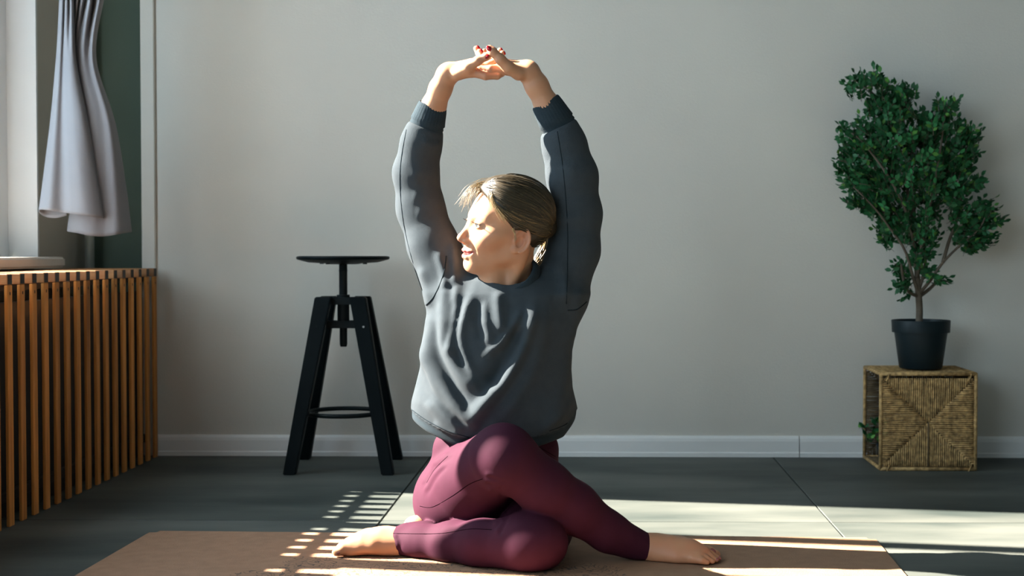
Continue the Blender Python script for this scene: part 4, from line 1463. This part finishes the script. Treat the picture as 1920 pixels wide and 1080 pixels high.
# ------------------------------------------------------------------ leggings
def legs_sdf(p):
    pel = ell(p, P(928, 900, 3.42), (0.158, 0.105, 0.135))
    pel = smin(pel, ell(p, P(930, 838, 3.40), (0.150, 0.080, 0.08)), 0.04)
    # upper leg: hip -> knee (towards the camera) -> shin to the right
    th = chain(p, [P(864, 925, 3.40), P(893, 905, 3.29), P(936, 858, 3.14)], [0.102, 0.094, 0.071], 0.04)
    th = smin(th, ell(p, P(850, 945, 3.38), (0.088, 0.10, 0.078)), 0.05)
    kn = ell(p, P(944, 852, 3.110), (0.056, 0.055, 0.066))
    th = smin(th, kn, 0.03)
    sh = chain(p, [P(956, 862, 3.118), P(1020, 915, 3.15), P(1075, 952, 3.18), P(1140, 997, 3.205), P(1205, 1028, 3.225)], [0.062, 0.0605, 0.0565, 0.0440, 0.0365], 0.02)
    upper = smin(th, sh, 0.030)
    # lower leg: hip -> knee near the floor -> shin to the left
    t2 = chain(p, [P(1000, 945, 3.42), P(1004, 985, 3.28), P(1000, 1012, 3.14)], [0.092, 0.080, 0.066], 0.04)
    t2 = smin(t2, ell(p, P(1000, 1020, 3.115), (0.075, 0.062, 0.060)), 0.03)
    s2 = chain(p, [P(985, 1022, 3.118), P(905, 1022, 3.165), P(850, 1020, 3.215), P(790, 1018, 3.25), P(738, 1018, 3.268)], [0.060, 0.0560, 0.0500, 0.0400, 0.0345], 0.02)
    s2 = smin(s2, cap(p, P(768, 1000, 3.29), P(800, 1000, 3.29), 0.024, 0.028), 0.03)
    lower = smin(t2, s2, 0.03)
    d = smin(pel, upper, 0.018)
    d = smin(d, lower, 0.006)
    # cut at the hems
    for a, b in ((P(738, 1018, 3.268), P(724, 1018, 3.268)), (P(1205, 1030, 3.225), P(1233, 1036, 3.225))):
        nn = (b - a) / np.linalg.norm(b - a)
        sel = vlen(p - b) < 0.075
        d = np.where(sel, smax(d, (p - b) @ nn, 0.003), d)
    # widen the ends a little so that the cloth stands off the ankle
    return smax(d, 0.0045 - p[:, 2], 0.010)


Vl, Fl = mesh_sdf(legs_sdf, (-0.50, 3.02, -0.01), (0.22, 3.60, 0.34), 0.0036, 0.006)
Nl = vnormals(Vl, Fl)
lx, ly = proj(Vl)
LF_ = [([(905, 900), (925, 905), (940, 915)], .004, 4), ([(908, 888), (928, 893), (945, 902)], .003, 4), ([(915, 915), (928, 920), (938, 930)], .003, 4),
       ([(822, 862), (805, 885), (792, 910)], .003, 4), ([(835, 868), (812, 892), (795, 925)], .003, 4), ([(845, 850), (820, 865), (808, 875)], .003, 5),
       ([(925, 985), (940, 970), (952, 962)], .004, 5), ([(930, 1000), (938, 985), (945, 972)], .003, 4),
       ([(738, 1000), (745, 1015), (742, 1035)], .002, 4)]
dl = np.zeros(len(Vl))
for pts, h_, wd in LF_: dl += h_ * (ridge(lx, ly, pts, wd) - 0.8 * ridge(lx, ly, [(a + 5, b + 4) for a, b in pts], wd))
Vl = Vl + Nl * (dl * (Nl[:, 1] < 0))[:, None]
Vl = relax(Vl, Fl, 2, 0.4)
Vl[:, 2] = np.maximum(Vl[:, 2], 0.0042)
legs = to_obj('leggings', Vl, Fl, M['leg'], person)
tag(legs, 'plum ankle-length leggings')

# ------------------------------------------------------------------ seams laid on the cloth
from mathutils.bvhtree import BVHTree
CAMP = Vector((0, 0, CAM_H))


def seam(name, pxs, o, r, m, parent, n=28, lift=0.0):
    bvh = BVHTree.FromPolygons([v.co[:] for v in o.data.vertices], [p.vertices[:] for p in o.data.polygons])
    pts = []
    for q in catmull(pxs, n):
        d = Vector(P(q[0], q[1], 3.3)) - CAMP
        h = bvh.ray_cast(CAMP, d.normalized())
        if h[0] is not None:
            pts.append(h[0] + h[1] * lift)
    if len(pts) < 3: return
    bm = bmesh.new()
    tube(bm, pts, r, 5)
    return smooth(finish(bm, name, m, parent))


seam('sleeve_seam', [(762, 243), (752, 300), (750, 350), (757, 420), (775, 495), (792, 545)], shirt, 0.0011, M['sstitch'], shirt)
seam('sleeve_seam', [(1044, 240), (1056, 320), (1064, 420), (1064, 500), (1062, 570)], shirt, 0.0011, M['sstitch'], shirt)
seam('shoulder_seam', [(799, 572), (812, 558), (824, 535), (833, 508), (837, 480)], shirt, 0.0016, M['sstitch'], shirt)
seam('shoulder_seam', [(1064, 582), (1082, 580), (1100, 566)], shirt, 0.0016, M['sstitch'], shirt)
seam('hem_seam', [(772, 768), (800, 788), (840, 808), (880, 820)], shirt, 0.0012, M['sstitch'], shirt)
seam('hem_seam', [(1030, 808), (1060, 796), (1080, 778)], shirt, 0.0012, M['sstitch'], shirt)
seam('side_seam', [(787, 949), (810, 951), (845, 932), (880, 908), (905, 898)], legs, 0.0011, M['stitch'], legs, lift=-0.0006)
seam('inner_seam', [(735, 1000), (780, 1001), (830, 1000), (880, 992), (922, 993)], legs, 0.0011, M['stitch'], legs, lift=-0.0006)
seam('waist_seam', [(800, 905), (815, 880), (840, 855)], legs, 0.0011, M['stitch'], legs, lift=-0.0006)
seam('hem_stitching', [(733, 993), (735, 1010), (733, 1030), (735, 1042)], legs, 0.0014, M['stitch'], legs)
seam('knee_seam', [(1010, 838), (1060, 868), (1100, 902)], legs, 0.0010, M['stitch'], legs, lift=-0.0006)

# ------------------------------------------------------------------ eyes, teeth, nails
def uvsphere(nu=24, nv=16):
    V, F = [], []
    for i in range(nv + 1):
        t = math.pi * i / nv
        for k in range(nu):
            a = 2 * math.pi * k / nu
            V.append((math.sin(t) * math.cos(a), math.sin(t) * math.sin(a), math.cos(t)))
    for i in range(nv):
        for k in range(nu):
            F.append((i * nu + k, (i + 1) * nu + k, (i + 1) * nu + (k + 1) % nu, i * nu + (k + 1) % nu))
    return np.array(V), np.array(F)


SV, SF = uvsphere(36, 28)
M['eye'] = attr_mat('eyeball', 0.12, spec=0.6)
gaze = np.array((0.10, 1.0, 0.02)); gaze /= np.linalg.norm(gaze)
for s in (-1, 1):
    c = np.array((s * EYE[0], EYE[1], EYE[2]))
    col = np.tile((0.62, 0.58, 0.55), (len(SV), 1))
    dt = SV @ gaze
    col[dt > math.cos(0.50)] = (0.07, 0.075, 0.07)
    col[dt > math.cos(0.22)] = (0.004, 0.004, 0.004)
    Vw = HC + (c + SV * 0.0118) @ HM.T
    to_obj('eye', Vw, SF, M['eye'], person, col)
    # lashes
    for k in range(11):
        t = (k - 5) / 5
        x = c[0] + 0.0125 * t
        b0 = np.array((x, c[1] + 0.0142 * math.sqrt(max(0.05, 1 - 0.75 * t * t)), 0.0030 - 0.0022 * t * t + 0.0005))
        tip = b0 + np.array((0.004 * t, 0.0075, 0.0035))
        bm = bmesh.new()
        tube(bm, [HW(b0 - np.array((0, .001, 0))), HW(b0 + (tip - b0) * 0.5 - np.array((0, 0, .0006))), HW(tip)], [0.00045, 0.00035, 0.0001], 4)
        finish(bm, 'eyelash', M['lash'], person)
V = SV * np.array((0.0235, 0.0200, 0.0062)); V[:, 2] += 9.0 * V[:, 0] ** 2 * 0.9
to_obj('teeth', HC + (V + np.array((0, 0.0735, -0.0695))) @ HM.T, SF, M['teeth'], person)


def nail(c, nrm, along, L, W, m, T=0.0022, name='fingernail'):
    z = np.asarray(nrm, float); z /= np.linalg.norm(z)
    x = np.asarray(along, float); x = x - z * (x @ z); x /= np.linalg.norm(x)
    R = np.stack((x, np.cross(z, x), z), 1)
    q = SV * np.array((L, W, T))
    q[:, 2] -= 0.25 * q[:, 1] ** 2 / W       # bend over the finger
    to_obj(name, np.asarray(c) + q @ R.T, SF, m, person)


def PN(px, py, Y, ox=0, oz=0): return P(px, py, Y) + np.array((ox, 0, oz))


nail(Pu(912.5, 106.5, YH - .0685), (-0.15, -1, -0.15), Pu(919, 102, YH) - Pu(905, 111, YH), 0.0072, 0.0050, M['nailred'])
nail(Pu(917, 90.5, YH - .0755), (0.1, -1, 0.25), Pu(912, 85, YH) - Pu(924, 98, YH), 0.0078, 0.0058, M['nailred'])
nail(Pu(897.5, 88.5, YH + .012), (0.75, -0.35, 0.6), Pu(893, 90, YH) - Pu(899, 102, YH), 0.0058, 0.0042, M['nailred'])
nail(Pu(903.5, 94.5, YH - .008), (0.75, -0.35, 0.6), Pu(899, 96, YH) - Pu(902, 107, YH), 0.0058, 0.0042, M['nailred'])
nail(Pu(941, 93, YH + .008), (0.8, -0.2, 0.5), Pu(937, 94, YH) - Pu(934, 106, YH), 0.0055, 0.0042, M['nailred'])
nail(Pu(946, 99, YH - .010), (0.8, -0.3, 0.4), Pu(942, 99, YH) - Pu(936, 110, YH), 0.0055, 0.0042, M['nailred'])
nail(P(634, 1036.5, 3.2225), (-0.1, -1, 0.15), P(633, 1036, 3.23) - P(645, 1028, 3.235), 0.0056, 0.0045, M['toenail'], name='toenail')
nail(P(1337, 1032.5, 3.2115), (0.25, -0.75, 0.65), (0.8, -0.2, -0.6), 0.0072, 0.0062, M['toenail'], name='toenail')
nail(P(1350, 1046, 3.19), (0.7, -0.5, 0.5), (0.7, -0.2, -0.7), 0.0048, 0.0040, M['toenail'], name='toenail')
nail(P(1345, 1049, 3.176), (0.5, -0.6, 0.6), (0.7, -0.2, -0.7), 0.0044, 0.0036, M['toenail'], name='toenail')

# ------------------------------------------------------------------ hair
def hair_region(q):
    """positive where hair grows (local coordinates)"""
    x = np.abs(q[:, 0]); y, z = q[:, 1], q[:, 2]
    f = z - (-0.002 + 1.02 * (y - 0.006)) - 0.010 * np.exp(-(x / 0.03) ** 2)
    n = z - (-0.045 + 0.70 * (y + 0.02))
    return np.where(y > -0.012, f, np.minimum(n, 0.05)) if False else np.minimum(f, np.maximum(n, -1.0))


TIE = np.array((0.012, -0.108, 0.006))


def hair_thick(q):
    y, z = q[:, 1], q[:, 2]
    return 0.0075 + 0.006 * np.clip((z - 0.02) / 0.08, 0, 1) + 0.004 * np.clip((0.06 - np.abs(y - 0.05)) / 0.06, 0, 1) * np.clip((z - 0.02) / 0.05, 0, 1)


def hair_sdf(p):
    q = HL(p)
    d = head_base(q) - hair_thick(q)
    d = smax(d, -(hair_region(q) * 0.7), 0.009)
    m = q.copy(); m[:, 0] = np.abs(m[:, 0])
    d = smax(d, -ell(m, EARC + np.array((0.004, 0.002, -0.004)), (0.024, 0.0235, 0.033)), 0.006)
    e = ell(q, TIE + np.array((0, 0.004, 0)), (0.022, 0.018, 0.022))
    return smin(d, e, 0.02)


Vr, Fr = mesh_sdf(hair_sdf, HC - 0.16, HC + 0.16, 0.0034, 0.004)
rng = np.random.RandomState(4)
DARK, MID, GOLD, PALE = np.array((0.030, 0.021, 0.010)), np.array((0.085, 0.056, 0.024)), np.array((0.20, 0.130, 0.055)), np.array((0.34, 0.25, 0.13))
Cr = np.tile(DARK * 0.9, (len(Vr), 1))
hair = to_obj('hair', Vr, Fr, M['hair'], person, Cr)
tag(hair, 'dark blonde hair tied back in a low ponytail')


def grad_base(q):
    e = 0.001
    g = np.zeros_like(q)
    for k in range(3):
        a = q.copy(); a[:, k] += e; b = q.copy(); b[:, k] -= e
        g[:, k] = head_base(a) - head_base(b)
    return g / np.maximum(vlen(g), 1e-9)[:, None]


def tubes_mesh(paths, rads, cols, seg=4):
    """paths (N,K,3), rads (N,K), cols (N,K,3) -> one strand mesh"""
    N, K, _ = paths.shape
    t = np.gradient(paths, axis=1); t /= np.maximum(np.linalg.norm(t, axis=2), 1e-9)[..., None]
    ref = np.tile(np.array((0.31, 0.52, 0.79)), (N, K, 1))
    u = np.cross(t, ref); u /= np.maximum(np.linalg.norm(u, axis=2), 1e-9)[..., None]
    v = np.cross(t, u)
    rings = []
    for s in range(seg):
        a = 2 * math.pi * s / seg
        rings.append(paths + (u * math.cos(a) + v * math.sin(a)) * rads[..., None])
    V = np.stack(rings, 2).reshape(-1, 3)
    C = np.repeat(cols[:, :, None, :], seg, 2).reshape(-1, 3)
    n_, k_, s_ = np.meshgrid(np.arange(N), np.arange(K - 1), np.arange(seg), indexing='ij')
    i0 = (n_ * K + k_) * seg
    a = i0 + s_; b = i0 + (s_ + 1) % seg
    F = np.stack((a, b, b + seg, a + seg), -1).reshape(-1, 4)
    return V, F, C


# strands combed back over the skull to the tie
N = 1500
cand = rng.normal(size=(60000, 3)); cand /= vlen(cand)[:, None]
q = np.array((0, 0.0, 0.02)) + cand * 0.10
for _ in range(6):
    q = q - grad_base(q) * head_base(q)[:, None]
hr = hair_region(q)
ear_d = ell(np.abs(q) * np.array((1, 0, 0)) + q * np.array((0, 1, 1)), EARC, (0.03, 0.025, 0.036))
hr = np.where(ear_d < 0, -1, hr)
sel = np.where((hr > 0.001) & (hr < 0.016) & (q[:, 1] > -0.03))[0]
sel2 = np.where((hr > 0.016))[0]
pick = np.concatenate((rng.choice(sel, 1100), rng.choice(sel2, 500)))
q = q[pick]
N = len(q); K = 26
lift = rng.uniform(0.0, 1.0, N)
side = rng.normal(size=N) * 0.35
path = np.zeros((N, K, 3))
swing = rng.uniform(0, 6.28, N)
tgt = TIE + rng.normal(size=(N, 3)) * 0.006
for k in range(K):
    f = k / (K - 1)
    g = grad_base(q)
    want = hair_thick(q) * np.clip(0.35 + 3.5 * f, 0, 1) + 0.0035 * lift * math.sin(math.pi * min(1, f * 1.1)) + 0.0006
    q = q + g * (want - head_base(q))[:, None] * 0.9
    path[:, k] = q
    dirv = tgt - q
    dist = vlen(dirv)
    dirv = dirv / np.maximum(dist, 1e-6)[:, None]
    dirv = dirv - g * np.einsum('ij,ij->i', dirv, g)[:, None]
    dirv /= np.maximum(vlen(dirv), 1e-6)[:, None]
    # near the forehead the hair first sweeps sideways and down, then back
    sgn = np.where(q[:, 0] >= -0.012, 1.0, -1.0)
    dn = np.stack((sgn * 0.9, np.full(N, -0.25), np.full(N, -0.35)), 1)
    dn = dn - g * np.einsum('ij,ij->i', dn, g)[:, None]
    wgt = np.clip((q[:, 1] - 0.005) / 0.08, 0, 1)[:, None] * 0.75
    dirv = dirv * (1 - wgt) + dn * wgt
    bn = np.cross(dirv, g)
    dirv = dirv + bn * (side * 0.35 * np.cos(swing + f * 5))[:, None]
    dirv /= np.maximum(vlen(dirv), 1e-6)[:, None]
    stp = np.minimum(0.0085, dist / max(1, (K - k)) * 1.35)
    q = q + dirv * stp[:, None]
rad = np.tile(np.interp(np.linspace(0, 1, K), [0, .12, .8, 1], [0.0006, 0.00125, 0.00125, 0.0008]), (N, 1)) * rng.uniform(0.7, 1.25, (N, 1))
tone = np.clip(rng.beta(1.2, 1.8, N) - 0.15 * np.clip((path[:, 0, 1] - 0.03) / 0.05, 0, 1), 0, 1)
topdark = np.clip((path[:, :, 2] - 0.045) / 0.045, 0, 1)
cc_ = np.zeros((N, K, 3))
for k in range(K):
    t_ = (tone * (1 - 0.65 * topdark[:, k]))[:, None]
    cc_[:, k] = np.where(t_ < 0.5, DARK + (MID - DARK) * t_ * 2, MID + (GOLD - MID) * (t_ - 0.5) * 2)
allp = [(HC + path.reshape(-1, 3) @ HM.T).reshape(N, K, 3)]
sets = [tubes_mesh(allp[0], rad, cc_)]

# ponytail hanging from the tie
NP_ = 420
base = [Pu(1027, 413, 3.475), Pu(1032, 440, 3.50), Pu(1028, 465, 3.515), Pu(1016, 485, 3.515), Pu(1004, 500, 3.505), Pu(996, 516, 3.495)]
bl = np.array(catmull(base, 19))
pw = np.interp(np.linspace(0, 1, 20), [0, .15, .5, .8, 1], [0.010, 0.017, 0.020, 0.014, 0.005])
o2 = rng.normal(size=(NP_, 1, 3)) * 0.55
o2 = o2 / np.maximum(1, np.linalg.norm(o2, axis=2, keepdims=True))
pp = bl[None] + o2 * pw[None, :, None] + rng.normal(size=(NP_, 20, 3)) * 0.0006
pr_ = np.tile(np.interp(np.linspace(0, 1, 20), [0, .2, .8, 1], [0.001, 0.0013, 0.0011, 0.0005]), (NP_, 1))
tn = rng.beta(2, 1.5, NP_)[:, None, None]
pcx = MID + (GOLD * 1.25 - MID) * tn + np.zeros((NP_, 20, 3))
sets.append(tubes_mesh(pp, pr_, pcx))

# loose wisps at the forehead and temple
wis = []
def wisp(pts, n, spread, tipspread, rr=0.0006):
    b0 = np.array(catmull(pts, 15))
    for _ in range(n):
        a = rng.normal(size=3) * spread; e = rng.normal(size=3) * tipspread
        w_ = np.linspace(0, 1, 16)[:, None]
        wis.append((b0 + a * (1 - w_) + e * w_ ** 1.5, rr * rng.uniform(.6, 1.2)))
YW = 3.33
wisp([Pu(922, 343, 3.365), Pu(904, 343, 3.35), Pu(888, 350, 3.34), Pu(876, 364, 3.338), Pu(867, 383, 3.338)], 26, 0.005, 0.008, 0.00045)
wisp([Pu(926, 342, 3.365), Pu(906, 345, 3.35), Pu(892, 352, 3.342), Pu(884, 364, 3.338), Pu(880, 378, 3.338)], 26, 0.005, 0.006, 0.00045)
wisp([Pu(930, 342, 3.365), Pu(912, 346, 3.345), Pu(899, 356, 3.335), Pu(893, 368, 3.332)], 20, 0.005, 0.005, 0.00045)
wisp([Pu(930, 360, 3.32), Pu(922, 366, 3.30), Pu(925, 380, 3.295), Pu(935, 395, 3.293), Pu(948, 412, 3.293)], 50, 0.003, 0.006)
wisp([Pu(925, 352, 3.33), Pu(917, 362, 3.31), Pu(918, 375, 3.305), Pu(924, 388, 3.30)], 22, 0.003, 0.005)
wisp([Pu(962, 430, 3.295), Pu(966, 440, 3.293), Pu(967, 450, 3.293)], 12, 0.002, 0.002)
wp = np.array([w_[0] for w_ in wis]); wr_ = np.array([[w_[1]] * 16 for w_ in wis]) * np.linspace(1, 0.35, 16)[None]
wcol = GOLD * 1.1 + (PALE - GOLD) * rng.uniform(0, 1, (len(wis), 1, 1)) * np.linspace(0.2, 1, 16)[None, :, None]
sets.append(tubes_mesh(wp, wr_, wcol))
Vh_, Fh_, Ch_ = join(sets)
strands = to_obj('hair_strands', Vh_, Fh_, M['hair'], hair, Ch_)
strands['kind'] = 'stuff'
# hair tie
bm = bmesh.new()
tc_ = Pu(1027, 412, 3.475); Rt = axes(bl[2] - bl[0])
tube(bm, [tc_ + Rt @ np.array((0.0125 * math.cos(a), 0.0125 * math.sin(a), 0)) for a in np.linspace(0, 2 * math.pi, 24, endpoint=False)], 0.004, 8, closed=True)
smooth(finish(bm, 'hair_tie', M['black'], hair))
